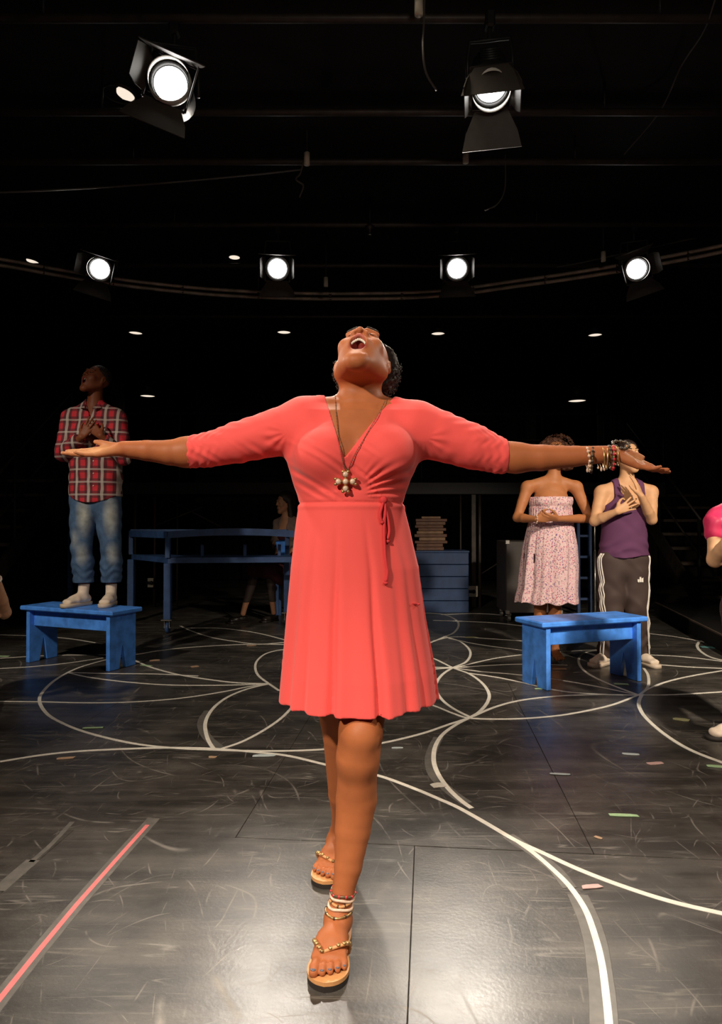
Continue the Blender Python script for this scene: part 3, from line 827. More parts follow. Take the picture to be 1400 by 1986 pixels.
    bangle(1189, 885, .030, -.05, .0024, M['gold'], beads=(M['bead_red'], .0046))
    bangle(1197, 882, .027, .12, .0016, M['gold'])
    # wide beaded bracelet that stands up above the heel of the hand
    c = P(1204, 862, 1.91); pts = [c+V3(.022*math.cos(a), .02*math.sin(a), .016*math.sin(a)*.8+.012*math.cos(2*a)*.1) for a in np.linspace(0, 2*PI, 20, endpoint=False)]
    mb = MB(); mb.tube(pts, .0025, 6, closed=True); bo = mb.build('bracelet', M['dark_chain'], root, True, True)
    mb = MB()
    for i in range(0, 20, 2): mb.sphere(pts[i], .0050, 7, 5)
    mb.build('beads', M['bead_dark'], bo, True, True)
    # dangling charms under the wrist
    mb = MB(); r3 = np.random.RandomState(11)
    for px, py in ((1139, 912), (1147, 911), (1142, 903), (1160, 907), (1166, 910), (1172, 909), (1184, 908), (1195, 900), (1180, 902)):
        c = P(px, py, 1.90); mb.sphere(c, (.0035, .003, .0065 if py > 908 else .004), 7, 6); mb.tube([c+V3(0, 0, .004), c+V3(0, .012, .016)], .0009, 4)
    ch = mb.build('charms', M['bead_pale'], root, True, True)
    # ---------------- sandals
    def sandal(q, tips, big, buckle):
        out = []
        prof = [(-.04, .0), (-.03, .020), (.0, .032), (.15, .036), (.35, .036), (.55, .042), (.72, .050), (.86, .050), (.97, .040), (1.04, .022), (1.07, .0)]
        prof = [tuple(v) for v in catmull([np.array(v) for v in prof], 4)]; left = [(w, b) for b, w in prof]; poly = [(w+.000, b) for w, b in left]+[(-w, b) for w, b in left[::-1][1:-1]]
        r = empty('sandal', tuple(q(0, .5, -.02)), 0); r.parent = root; r.matrix_parent_inverse = root.matrix_basis.inverted()
        def slab(z0, z1, grow, name, m):
            vs = [q(a*grow+.002, b, z0) for a, b in poly]+[q(a*grow+.002, b, z1) for a, b in poly]; n = len(poly)
            fs = [tuple(range(n))[::-1], tuple(range(n, 2*n))]+[(i, (i+1) % n, n+(i+1) % n, n+i) for i in range(n)]
            mb = MB(); mb.add(vs, fs); mb.build(name, m, r, False, True)
        slab(-.0195, -.006, .98, 'outsole', M['sandal_sole']); slab(-.006, .0035, 1.0, 'footbed', M['sandal_tan'])
        post = q(.019, .80, .006)
        knot = q(.018, .775, .034)
        sd = []
        for sgn in (1, -1):
            pts = catmull([knot, q(sgn*.034+.004, .70, .046), q(sgn*.044, .60, .034), q(sgn*.040, .52, .004)], 8)
            sd.append(pts)
        mb = MB(); mb.tube([post, knot], .003, 6)
        for pts in sd: mb.tube(pts, .0042, 6)
        mb.build('strap', M['sandal_tan'], r, True, True)
        mb = MB()
        for pts in sd:
            for i in range(0, len(pts)-3, 3): mb.sphere(pts[i]+V3(0, 0, .003), (.0062, .0062, .0048), 7, 5)
        mb.build('strap_beads', M['gold'], r, True, True)
        return r
    nl = mat('dark_nail_polish', (.12, .13, .17), .2)
    for tips in (tipsL, tipsR):
        for (tip, dd, tt, up, rr) in tips:
            mb = MB(); vs = []
            mb.sphere((0, 0, 0), (1, 1, 1), 10, 6)
            mb.v = [tuple(tip+np.array(v)[0]*tt*rr*.62+np.array(v)[1]*dd*rr*.75+np.array(v)[2]*up*rr*.22) for v in mb.v]
            mb.build('toenail', nl, root, True, True)
    sL = sandal(qL, tipsL, 1, True); sR = sandal(qR, tipsR, -1, False)
    # ankle straps of the front sandal
    def ankle_ring(px, py, Y, rad, thick, m, name, tilt=0.0, wob=0.0, par=None):
        c = P(px, py, Y)
        pts = ring_on(s, c, 30, .0015, .10, lambda a: tilt*math.cos(a)+wob*math.sin(3*a))
        mb = MB(); mb.tube(pts, thick, 6, closed=True); o = mb.build(name, m, par or sL, True, True); return pts, o
    for (px, py, rad, th, m, tilt, wob, bead) in ((665, 1730, .0355, .0032, 'dark_chain', -.002, .002, 'bead_red'), (664, 1738, .0365, .0040, 'bead_pale', -.004, .002, None),
                                        (663, 1745, .0375, .0038, 'sandal_tan', .001, -.002, 'bead_dark'), (662, 1753, .0385, .0040, 'bead_pale', -.004, .002, None), (661, 1761, .039, .0034, 'gold', -.001, 0, 'bead_dark')):
        pts, o = ankle_ring(px, py, 1.812, rad, th, M[m], 'ankle_strap', tilt, wob)
        if bead:
            mb = MB()
            for i in range(0, 30, 3): mb.sphere(pts[i], .0045, 6, 4)
            mb.build('strap_beads', M[bead], sL, True, True)['kind'] = 'stuff'
    return root
build_hero()
# ------------------------------------------------------------------ the room
def struct(name, mb, m, parent=None, smooth=False): return tag(mb.build(name, m, parent, smooth), kind='structure')
mb = MB(); mb.box((0, 6.5, -.056), (18, 23, .1)); floor = struct('floor', mb, M['black_matte'])
mb = MB(); mb.box((0, 6.5, 4.06), (18, 23, .12)); struct('ceiling', mb, M['black_matte'])
for nm, c, sz in (('wall_left', (-8.6, 6.5, 2), (.2, 22.4, 4)), ('wall_right', (8.6, 6.5, 2), (.2, 22.4, 4)), ('wall_back', (0, 17.6, 2), (17, .2, 4)), ('wall_front', (0, -4.6, 2), (17, .2, 4))):
    mb = MB(); mb.box(c, sz); struct(nm, mb, M['black_matte'])
# hardboard sheets, 1.22 x 2.44, laid in staggered rows and turned a few degrees
ANG = math.radians(-5.6); org = np.array([.183, 2.349]); ux = np.array([math.cos(ANG), math.sin(ANG)]); uy = np.array([-math.sin(ANG), math.cos(ANG)])
sheet = None
for r in range(-3, 7):
    for c in range(-8, 9):
        off = (.595 if r % 2 == 0 else 0.0)
        ctr = org+ux*((c+.5)*1.22+off*(1))+uy*((r+.5)*2.44)
        if abs(ctr[0]) > 7.7 or not -3.2 < ctr[1] < 16: continue
        if sheet is None:
            mb = MB(); mb.box((0, 0, 0), (1.2182, 2.4375, .006), bev=.0012); sheet = mb.build('floor_panel', M['floor'], floor)
            o = sheet
        else:
            o = sheet.copy(); COL.objects.link(o); o.parent = floor
        o.location = (ctr[0], ctr[1], -.0035); o.rotation_euler = (random.uniform(-.0004, .0004), 0, ANG)
# painted lines
LN = [
 ([(0, 1477), (75, 1465), (150, 1457), (250, 1452), (330, 1450), (415, 1452), (500, 1459), (560, 1466), (628, 1482), (690, 1495), (740, 1506), (800, 1528), (850, 1549), (890, 1567), (940, 1595), (1000, 1630), (1050, 1653), (1120, 1685), (1200, 1716), (1300, 1748), (1420, 1776)], .021),
 ([(262, 1266), (230, 1275), (200, 1281), (150, 1296), (108, 1318), (82, 1343), (77, 1362), (92, 1385), (120, 1402), (160, 1418), (220, 1434), (280, 1445), (345, 1451), (415, 1454), (480, 1456), (560, 1456), (628, 1453), (690, 1447), (740, 1441), (790, 1430), (830, 1419), (870, 1405), (912, 1391), (960, 1371), (1010, 1358), (1080, 1350), (1160, 1347), (1240, 1348), (1310, 1347), (1410, 1341)], .020),
 ([(415, 1453), (405, 1438), (399, 1420), (398, 1403), (405, 1385), (420, 1367), (445, 1350), (480, 1336), (522, 1326)], .020),
 ([(430, 1452), (470, 1438), (510, 1417), (545, 1393), (570, 1368)], .018),
 ([(-20, 1360), (80, 1361), (170, 1363), (260, 1361), (350, 1354), (430, 1342), (480, 1332), (522, 1326)], .017),
 ([(130, 1304), (170, 1313), (240, 1322), (320, 1328), (400, 1329), (470, 1328), (522, 1326)], .017),
 ([(262, 1281), (290, 1293), (340, 1307), (400, 1317), (460, 1324), (522, 1326)], .020),
 ([(130, 1304), (200, 1306), (300, 1307), (385, 1311)], .015),
 ([(-10, 1297), (60, 1293), (130, 1286), (200, 1276)], .018),
 ([(-10, 1277), (100, 1271), (200, 1270), (262, 1269), (300, 1263), (360, 1256), (440, 1251), (500, 1249), (560, 1250)], .020),
 ([(350, 1214), (372, 1224), (410, 1236), (450, 1243), (500, 1249), (550, 1246)], .020),
 ([(362, 1218), (420, 1218), (470, 1223), (510, 1230), (560, 1243)], .020),
 ([(0, 1231), (60, 1233), (130, 1238), (200, 1249)], .020),
 ([(570, 1258), (540, 1261), (515, 1268), (499, 1281), (495, 1295), (501, 1310), (520, 1325), (542, 1340)], .018),
 ([(780, 1190), (835, 1189), (865, 1193), (885, 1203), (889, 1214), (880, 1227), (862, 1235), (835, 1246), (800, 1258)], .022),
 ([(862, 1234), (890, 1243), (908, 1257), (912, 1270), (903, 1284), (878, 1295), (858, 1308), (846, 1325), (847, 1342), (860, 1360), (882, 1376), (912, 1391)], .020),
 ([(815, 1268), (845, 1279), (878, 1295), (910, 1307), (935, 1325), (948, 1345), (945, 1362), (930, 1380), (912, 1391), (885, 1405), (859, 1424), (844, 1448), (841, 1475), (849, 1500), (868, 1528), (893, 1552), (915, 1568)], .021),
 ([(822, 1362), (850, 1372), (880, 1384), (915, 1393), (1000, 1394), (1080, 1388), (1140, 1378), (1190, 1366), (1238, 1348)], .018),
 ([(800, 1292), (878, 1294), (930, 1283), (970, 1275), (1030, 1268), (1120, 1262), (1200, 1258)], .016),
 ([(800, 1300), (878, 1295), (940, 1291), (1010, 1288), (1100, 1290)], .014),
 ([(878, 1295), (930, 1302), (1000, 1308), (1080, 1318), (1150, 1330), (1238, 1348)], .015),
 ([(905, 1305), (960, 1313), (1010, 1323), (1060, 1335), (1110, 1343), (1180, 1347)], .017),
 ([(1210, 1266), (1180, 1262), (1150, 1262), (1129, 1269), (1122, 1281), (1128, 1296), (1150, 1312), (1190, 1330), (1238, 1348)], .019),
 ([(1240, 1348), (1253, 1337), (1258, 1325), (1256, 1308), (1248, 1296)], .019),
 ([(1238, 1350), (1256, 1337), (1290, 1323), (1340, 1311), (1410, 1299)], .018),
 ([(1246, 1346), (1239, 1360), (1241, 1375), (1255, 1395), (1290, 1425), (1340, 1455), (1420, 1486)], .022),
 ([(1180, 1222), (1260, 1229), (1310, 1235), (1355, 1243), (1420, 1256)], .020),
 ([(1420, 1238), (1380, 1240), (1358, 1244), (1352, 1254), (1362, 1266), (1382, 1276), (1420, 1284)], .024),
 ([(1180, 1266), (1260, 1270), (1330, 1274), (1420, 1285)], .016),
 ([(1180, 1283), (1265, 1288), (1330, 1293), (1420, 1297)], .015),
 ([(840, 1243), (880, 1235), (940, 1238), (1015, 1243), (1100, 1247)], .017),
 ([(840, 1203), (900, 1205), (960, 1208), (1015, 1214)], .015),
 ([(855, 1192), (930, 1190), (1010, 1196)], .013),
 ([(870, 1238), (930, 1250), (1020, 1262)], .015),
 ([(1000, 1630), (1035, 1655), (1070, 1685), (1105, 1720), (1135, 1765), (1155, 1820), (1167, 1870), (1175, 1930), (1181, 1990), (1184, 2060)], .0175),
]
def ribbon(pts, wd, z, name, m, parent, n=8):
    gp = catmull([G(a, b)[:2] for a, b in pts], n); vs = []; fs = []
    for i, p in enumerate(gp):
        t = nrm(gp[min(i+1, len(gp)-1)]-gp[max(i-1, 0)]); nn = np.array([-t[1], t[0]])*wd*.5
        for sg in (1, -1): vs.append((*(p+nn*sg), z))
        for sg in (1, -1): vs.append((*(p+nn*sg*1.03), -.0006))
    for i in range(len(gp)-1):
        a = 4*i; b = a+4
        fs += [(a, a+1, b+1, b), (a+2, a, b, b+2), (a+1, a+3, b+3, b+1)]
    mb = MB(); mb.add(vs, fs); return mb.build(name, m, parent)
for i, (pts, wd) in enumerate(LN):
    ribbon(pts, wd, .0006+.00003*i, 'painted_line', M['paint_line'], floor)
for i, (pts, wd) in enumerate([([(428, 1452), (404, 1432), (393, 1413), (393, 1396), (404, 1378)], .05), ([(905, 1558), (872, 1534), (842, 1504), (834, 1475), (840, 1450), (850, 1430)], .050),
        ([(1120, 1735), (1140, 1780), (1155, 1830), (1162, 1880), (1168, 1930), (1172, 2000)], .06), ([(985, 1620), (1030, 1650), (1075, 1685), (1105, 1722)], .045)]):
    ribbon(pts, wd, .0003+.00003*i, 'tape_residue', M['tape_grey'], floor)
# tape strips and scraps
t = empty('tape_strip', tuple(G(150, 1770)), 0, 'long pink tape under a clear strip, running to the lower left of the floor', 'tape')
def rib2(pts, wd, z, name, m): return ribbon(pts, wd, z, name, m, t, 2)
for nm, m_, wd, z in (('clear_strip', M['tape_grey'], .047, .0005), ('pink_strip', M['tape_pink'], .0155, .0009)):
    pts = [(-90, 2050), (0, 1937), (150, 1753), (298, 1587)] if nm == 'clear_strip' else [(-90, 2048), (0, 1937), (150, 1753), (286, 1600)]
    o = ribbon(pts, wd, z, nm, m_, None, 2); o.parent = t; o.matrix_parent_inverse = t.matrix_basis.inverted()
o = ribbon([(140, 1594), (100, 1637), (60, 1672)], .018, .0005, 'tape_remnant', M['tape_grey'], None, 3); tag(o, 'thin torn grey tape ending at the floor seam, far left', 'tape')
o = ribbon([(64, 1668), (30, 1697), (-5, 1728)], .045, .0005, 'tape_remnant', M['tape_grey'], None, 3); tag(o, 'short wide grey tape patch at the left edge of the floor', 'tape')
SC = [((770, 1451), .055, .022, 5, 's_blue', 'small pale blue tape scrap just right of the dancer\'s knee'),
 ((849, 1524), .055, .05, 20, 's_white', 'crumpled off-white scrap inside the thick curve right of her leg'),
 ((1085, 1502), .085, .022, -8, 's_blue', 'pale blue tape strip in the middle of the right-hand floor'),
 ((1223, 1463), .085, .026, -10, 's_blue', 'faded blue tape scrap behind the pink one on the right'),
 ((1272, 1481), .075, .034, 10, 's_pink', 'pinkish scrap between blue and green scraps at the far right'),
 ((1322, 1396), .085, .055, -30, 's_yellow', 'yellowish scrap lying near the right edge in front of the bench'),
 ((1390, 1487), .09, .028, -14, 's_green', 'green tape scrap touching the right edge of the picture'),
 ((1211, 1582), .105, .022, -5, 's_green', 'long green tape strip near the floor seam on the right'),
 ((1147, 1720), .060, .022, 10, 's_pink', 'pink scrap between the two forking white curves up front'),
 ((1160, 1625), .028, .014, -45, 's_peach', 'tiny orange chip at the floor seam on the right'),
 ((180, 1412), .10, .022, 8, 's_green', 'green tape scrap on the big white circle at left'),
 ((128, 1471), .075, .026, 12, 's_peach', 'peach coloured scrap below the big white circle at left'),
 ((412, 1469), .035, .025, 0, 's_peach', 'small peach chip under the tip of the white petal'),
 ((512, 1466), .10, .030, 4, 's_blue', 'pale blue tape scrap where two white lines part'),
 ((5, 1273), .11, .05, 0, 's_green', 'bright green scrap at the left edge beside the bench'),
 ((283, 1291), .10, .03, -25, 's_green', 'green tape scrap right of the left bench legs'),
 ((300, 1281), .08, .05, 15, 's_peach', 'brownish scrap behind the green one near left bench'),
 ((378, 1293), .06, .05, 30, 's_peach', 'brownish chip left of the small white loop'),
 ((488, 1252), .08, .05, 10, 's_peach', 'tan scrap on a white line in front of the seated woman'),
 ((1084, 1298), .11, .05, 5, 's_peach', 'orange-brown scrap under the right bench'),
 ((1204, 1327), .09, .04, -10, 's_green', 'green scrap in front of the right bench leg'),
 ((1048, 1336), .08, .025, 0, 's_green', 'green tape scrap at the foot of the right bench'),
 ((913, 1236), .12, .06, 0, 's_yellow', 'dark yellow scrap on the loops behind the coral skirt'),
 ((1385, 1256), .22, .09, -20, 's_teal', 'teal cloth scrap inside the rope loop at far right')]
for (px, py), a, b, rz, m_, lb in SC:
    c = G(px, py); mb = MB(); n = 10
    poly = []
    for i in range(n):
        an = 2*PI*i/n; rr = 1+random.uniform(-.16, .12)
        x = max(-1, min(1, 1.35*math.cos(an)))*a/2*rr; y = max(-1, min(1, 1.35*math.sin(an)))*b/2*rr; poly.append((x, y))
    mb.prism(poly, 0, .0018); o = mb.build('floor_scrap', M[m_]); o.location = (c[0], c[1], .0011); o.rotation_euler = (0, 0, math.radians(rz)); tag(o, lb, 'scrap')

# ------------------------------------------------------------------ benches
def bench(p_fl, p_fr, depth, h, label, wood):
    """p_fl, p_fr: floor points of the outer front edges of the two end boards"""
    a = np.array(p_fl); b = np.array(p_fr); L = np.linalg.norm(b-a); rz = math.atan2(b[1]-a[1], b[0]-a[0])
    r = empty('bench', tuple(a), rz, label, 'bench')
    th = .035; over = .045
    mb = MB(); mb.box((L/2, depth/2, h-th/2), (L+2*over, depth+.05, th), bev=.008); mb.build('seat', wood, r)
    for x in (th/2, L-th/2):
        mb = MB(); hh = h-th; n = .035; d0, d1 = .0, depth
        poly = [(d0, 0), (depth/2-n, 0), (depth/2-.004, hh*.42), (depth/2+.004, hh*.42), (depth/2+n, 0), (d1, 0), (d1, hh), (d0, hh)]
        vs = [(x-th/2, y, z) for y, z in poly]+[(x+th/2, y, z) for y, z in poly]; k = len(poly)
        fs = [(0, 1, 2, 7), (2, 3, 6, 7), (3, 4, 5, 6)]; fs = fs+[tuple(q+k for q in f)[::-1] for f in fs]+[(i, (i+1) % k, k+(i+1) % k, k+i) for i in range(k)]
        mb.add(vs, fs); o = mb.build('leg', wood, r)
        bv = o.modifiers.new('b', 'BEVEL'); bv.width = .004; bv.segments = 1; bv.limit_method = 'ANGLE'
    for y in (.055, depth-.055):
        mb = MB(); mb.box((L/2, y, h-th-.065), (L-2*th, .022, .125), bev=.003); mb.build('apron', wood, r)
    return r
b1 = bench(G(50, 1285), G(212, 1303), .28, .45, 'dark blue wooden bench carrying the man in the plaid shirt', M['blue'])
b2a = G(1060, 1340); b2b = G(1244, 1321)
b2 = bench(b2a, b2b, .28, .45, 'bright blue empty wooden bench in front of the couple at right', M['blue'])

# ------------------------------------------------------------------ rolling blue table
A = V3(*G(325, 1228)); Bp = V3(-2.56, 7.62, 0); Cp = V3(-.60, 7.02, 0); Dp = V3(-.80, 7.42, 0)
A2, B2, C2, D2 = [p[:2] for p in (A, Bp, Cp, Dp)]
rt = empty('rolling_table', tuple(A), 0, 'blue two-tier table on casters behind the left bench', 'table')
def poly_at(mb, pts, z0, z1): return mb.prism([(p[0]-A[0], p[1]-A[1]) for p in pts], z0, z1)
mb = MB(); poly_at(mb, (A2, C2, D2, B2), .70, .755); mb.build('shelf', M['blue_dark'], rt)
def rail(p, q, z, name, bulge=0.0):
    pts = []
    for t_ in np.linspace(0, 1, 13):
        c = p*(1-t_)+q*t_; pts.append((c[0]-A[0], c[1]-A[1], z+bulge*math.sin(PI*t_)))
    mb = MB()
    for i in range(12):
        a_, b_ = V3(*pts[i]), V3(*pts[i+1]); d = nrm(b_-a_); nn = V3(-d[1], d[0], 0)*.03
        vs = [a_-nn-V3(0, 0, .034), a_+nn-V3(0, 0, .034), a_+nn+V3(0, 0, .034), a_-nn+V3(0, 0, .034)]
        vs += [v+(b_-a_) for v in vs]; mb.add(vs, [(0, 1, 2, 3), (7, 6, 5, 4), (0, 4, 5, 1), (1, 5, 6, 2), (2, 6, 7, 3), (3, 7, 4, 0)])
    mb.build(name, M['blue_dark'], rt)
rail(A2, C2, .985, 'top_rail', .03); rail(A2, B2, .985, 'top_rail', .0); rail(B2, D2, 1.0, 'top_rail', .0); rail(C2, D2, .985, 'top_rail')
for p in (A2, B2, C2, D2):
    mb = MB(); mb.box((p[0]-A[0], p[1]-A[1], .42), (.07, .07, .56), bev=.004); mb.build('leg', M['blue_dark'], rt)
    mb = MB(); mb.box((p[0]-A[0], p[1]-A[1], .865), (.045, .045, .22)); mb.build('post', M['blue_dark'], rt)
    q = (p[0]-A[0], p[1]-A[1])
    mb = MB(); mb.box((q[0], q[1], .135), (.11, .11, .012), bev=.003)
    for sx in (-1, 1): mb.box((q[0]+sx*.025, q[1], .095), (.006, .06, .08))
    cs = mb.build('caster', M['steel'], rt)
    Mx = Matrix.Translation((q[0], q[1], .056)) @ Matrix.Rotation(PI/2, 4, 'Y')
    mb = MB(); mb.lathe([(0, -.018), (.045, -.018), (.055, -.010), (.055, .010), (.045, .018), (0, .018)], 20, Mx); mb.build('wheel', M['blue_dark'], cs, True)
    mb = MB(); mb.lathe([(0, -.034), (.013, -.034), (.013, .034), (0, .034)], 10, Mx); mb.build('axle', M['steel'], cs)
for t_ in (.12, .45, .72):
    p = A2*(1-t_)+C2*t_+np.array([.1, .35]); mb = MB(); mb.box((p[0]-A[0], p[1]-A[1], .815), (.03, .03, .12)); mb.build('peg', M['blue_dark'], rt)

# ------------------------------------------------------------------ platform (mezzanine) and stairs at the back
mz = empty('platform', (0, 9.0, 0), 0, 'dark raised walkway on scaffold posts across the back', 'platform')
mb = MB(); mb.box((0, 1.6, 1.60), (8.0, 3.2, .06)); mb.build('deck', M['black_matte'], mz)
mb = MB(); mb.box((0, -.02, 1.56), (8.0, .05, .16), bev=.006); mb.build('fascia', M['black_metal'], mz)
for px in (262, 300, 344, 893, 930):
    x = (px-700)/F*9.0; mb = MB(); mb.tube([(x, 0, 0), (x, 0, 1.53)], .020 if px in (300, 930, 262) else .012, 10); mb.build('post', M['pipe'], mz, True)
for px in (918,):
    x = (px-700)/F*9.0; mb = MB(); mb.box((x, 0, .76), (.06, .05, 1.52), bev=.004); mb.build('post', M['pipe'], mz)
def postlabel(px, py, wd, hg):
    c = P(px, py, 8.93); mb = MB(); mb.box((c[0], c[1]-9.0, c[2]), (wd, .02, hg), bev=.002); o = mb.build('foot_bracket', M['label_white'], mz)
    mb = MB(); mb.tube([(c[0]-.045, c[1]-9.0-.03, c[2]), (c[0]+.03, c[1]-9.0-.03, c[2])], .018, 8); mb.sphere((c[0]+.02, c[1]-9.0-.03, c[2]), .026, 8, 6); mb.build('clamp', M['black_metal'], o, True)
postlabel(915, 1147, .15, .14); postlabel(292, 1130, .075, .12)
for x0, z0, x1, z1 in ((-2.62, 1.45, -1.85, 1.05), (.96+.5, .35, 2.1, .75), (-2.9, 1.0, -2.1, 1.32)):
    mb = MB(); mb.tube([(x0, .05, z0), (x1, .05, z1)], .010, 8); mb.build('brace', M['pipe'], mz, True)
for y_, nm in ((0.02, 'guard_rail'), (3.0, 'guard_rail')):
    mb = MB()
    mb.tube([(-4, y_, 2.55), (4, y_, 2.55)], .018, 8); mb.tube([(-4, y_, 2.1), (4, y_, 2.1)], .014, 8)
    for x in np.linspace(-4, 4, 6): mb.tube([(x, y_, 1.63), (x, y_, 2.55)], .016, 8)
    mb.build(nm, M['black_metal'], mz, True)
def stairs(name, xin, sgn, y0, z0, n, label, rise=.19, going=.28, width=1.0, rail0=.0):
    r = empty('staircase', (xin, y0, 0), 0, label, 'stairs')
    xo = sgn*width
    for i in range(n):
        z = z0+rise*i
        mb = MB(); mb.box((xo/2, going*i+going/2, z-.02), (width, going+.03, .04), bev=.004); mb.build('tread', M['tread'], r)
        mb = MB(); mb.box((xo/2, going*i+.018, z-.02), (width, .03, .034), bev=.004); mb.build('nosing', M['pipe'], r)
    for x in (0, xo):
        mb = MB(); a = V3(x, 0, z0-.10); b = V3(x, going*n, z0-.10+rise*n)
        vs = [a+V3(-.015, 0, -.1), a+V3(.015, 0, -.1), a+V3(.015, 0, .13), a+V3(-.015, 0, .13)]; vs += [v+(b-a) for v in vs]
        mb.add(vs, [(0, 1, 2, 3), (7, 6, 5, 4), (0, 4, 5, 1), (1, 5, 6, 2), (2, 6, 7, 3), (3, 7, 4, 0)]); mb.build('stringer', M['pipe'] if x == 0 else M['black_metal'], r)
        for dz, rr in ((.52, .014), (.98, .017)):
            mb = MB(); mb.tube([(x, -.05, z0+dz-.05), (x, going*n, z0+dz+rise*n-.05)], rr, 8); mb.build('handrail', M['pipe'], r, True)
        for i in (0, n//2, n):
            mb = MB(); mb.tube([(x, going*i, z0+rise*i-.15 if i else 0), (x, going*i, z0+rise*i+.95)], .018 if i else .024, 8); mb.build('baluster', M['black_metal'], r, True)
    return r
stairs('stairs', -3.74, -1, 6.25, .129, 9, 'dark metal staircase with handrails going up at the far left')
lowp = empty('low_platform', (3.07, 5.8, 0), 0, 'low black platform along the right side of the stage', 'platform')
mb = MB(); mb.prism([(0, 0), (.49, 2.5), (4.9, 2.5), (4.9, -1.6), (-.31, -1.6)], 0, .135); mb.build('deck', M['black_matte'], lowp)
mb = MB(); mb.prism([(-.318, -1.6), (-.30, -1.6), (.506, 2.5), (.487, 2.5)], .136, .150); mb.build('edge_trim', M['tread'], lowp)
stairs('stairs', 4.16, 1, 8.4, .21, 8, 'dark metal staircase with handrails going up at the far right')
# blue crate and stack of boards
cr = empty('crate', (.98, 9.35-.4, 0), 0, 'faded dark blue slatted crate under the boards, right of the skirt', 'crate')
cr.location = (.95, 8.45, 0)
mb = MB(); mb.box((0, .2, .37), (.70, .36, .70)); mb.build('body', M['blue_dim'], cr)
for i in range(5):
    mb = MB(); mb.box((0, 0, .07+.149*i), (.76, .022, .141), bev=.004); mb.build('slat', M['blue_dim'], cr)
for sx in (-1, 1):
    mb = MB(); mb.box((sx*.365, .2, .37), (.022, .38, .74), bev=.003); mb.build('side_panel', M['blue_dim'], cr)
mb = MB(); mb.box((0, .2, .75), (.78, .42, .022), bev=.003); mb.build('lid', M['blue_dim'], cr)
z = .762; names = ['lowest', 'second lowest', 'third from the bottom', 'fourth from the bottom', 'fifth from the bottom', 'middle', 'fifth from the top', 'fourth from the top', 'third from the top', 'second from the top', 'topmost']
for i in range(11):
    hgt = random.uniform(.034, .046) if i < 10 else .03; wd = random.uniform(.32, .41) if i < 10 else .24
    mb = MB(); mb.box((0, 0, hgt/2), (wd, .26, hgt*.94), bev=.004); o = mb.build('board', M['plank_pale'] if i in (3, 5, 10) else M['plank'])
    o.location = ((.905+random.uniform(-.02, .02))*.965, 8.62+random.uniform(-.02, .02), z); o.rotation_euler = (0, 0, random.uniform(-.06, .06)); z += hgt
    o['label'] = '%s %s brown board of the stack standing on the blue crate' % (names[i], 'short pale' if i == 10 else 'flat'); o['category'] = 'board'; o['group'] = 'boards stacked on the blue crate'
# road case, blue ladder frame, steel stand
rc = empty('road_case', (1.93, 7.6, 0), 0, 'dark rectangular road case on casters behind the strapless dress', 'case')
mb = MB(); mb.box((0, .3, .50), (.62, .55, .80), bev=.008); mb.build('body', M['case'], rc)
for sx in (-1, 1):
    for sz in (.11, .89):
        mb = MB(); mb.box((sx*.295, .03, sz), (.05, .03, .05), bev=.006); mb.build('corner', M['steel'], rc)
    for y_ in (.08, .5):
        mb = MB(); mb.tube([(sx*.27-.015, y_, .035), (sx*.27+.015, y_, .035)], .035, 12); mb.box((sx*.27, y_, .085), (.04, .05, .03)); mb.build('caster', M['steel'], rc)
lf = empty('ladder', (2.66, 8.15, 0), 0, 'narrow blue wooden ladder standing between the couple', 'ladder')
for x in (-.07, .07):
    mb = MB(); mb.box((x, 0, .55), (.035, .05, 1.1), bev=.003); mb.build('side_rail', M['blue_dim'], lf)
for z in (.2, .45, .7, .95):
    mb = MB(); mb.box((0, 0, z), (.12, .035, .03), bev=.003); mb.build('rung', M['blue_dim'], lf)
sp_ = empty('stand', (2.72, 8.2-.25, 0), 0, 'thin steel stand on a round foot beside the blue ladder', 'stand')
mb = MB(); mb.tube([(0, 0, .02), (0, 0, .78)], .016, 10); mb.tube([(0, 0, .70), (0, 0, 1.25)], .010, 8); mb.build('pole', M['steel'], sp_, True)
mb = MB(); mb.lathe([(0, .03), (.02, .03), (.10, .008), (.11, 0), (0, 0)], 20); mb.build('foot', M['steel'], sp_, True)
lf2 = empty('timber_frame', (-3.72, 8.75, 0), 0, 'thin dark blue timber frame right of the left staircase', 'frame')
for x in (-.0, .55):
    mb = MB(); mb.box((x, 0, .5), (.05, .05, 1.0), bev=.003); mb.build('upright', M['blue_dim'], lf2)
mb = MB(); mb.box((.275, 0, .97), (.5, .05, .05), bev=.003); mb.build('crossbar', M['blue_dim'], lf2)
# drapes at the back right and left
for (x0, x1, y_, lab) in ((4.3, 6.9, 12.4, 'black pleated drape hanging at the back right'), (-7.4, -4.4, 12.6, 'black pleated drape hanging at the back left'), (-3.2, 3.4, 13.2, 'wide black pleated drape hanging across the back centre')):
    mb = MB(); n = int((x1-x0)*28); vs = []; fs = []
    for i in range(n+1):
        x = x0+(x1-x0)*i/n; yy = .06*math.sin(i*.62)+.02*math.sin(i*1.9)
        for dy in (-.008, .008):
            for z in (0.02, 3.7): vs.append((x, yy+dy, z))
    for i in range(n):
        a = 4*i; b = a+4; fs += [(a, a+1, b+1, b), (a+2, b+2, b+3, a+3), (a+1, a+3, b+3, b+1), (a, b, b+2, a+2)]
    fs += [(0, 2, 3, 1), (4*n, 4*n+1, 4*n+3, 4*n+2)]
    mb.add(vs, fs); o = mb.build('drape', M['curtain'], None, True); o.location = (0, y_, 0); tag(o, lab, 'curtain')

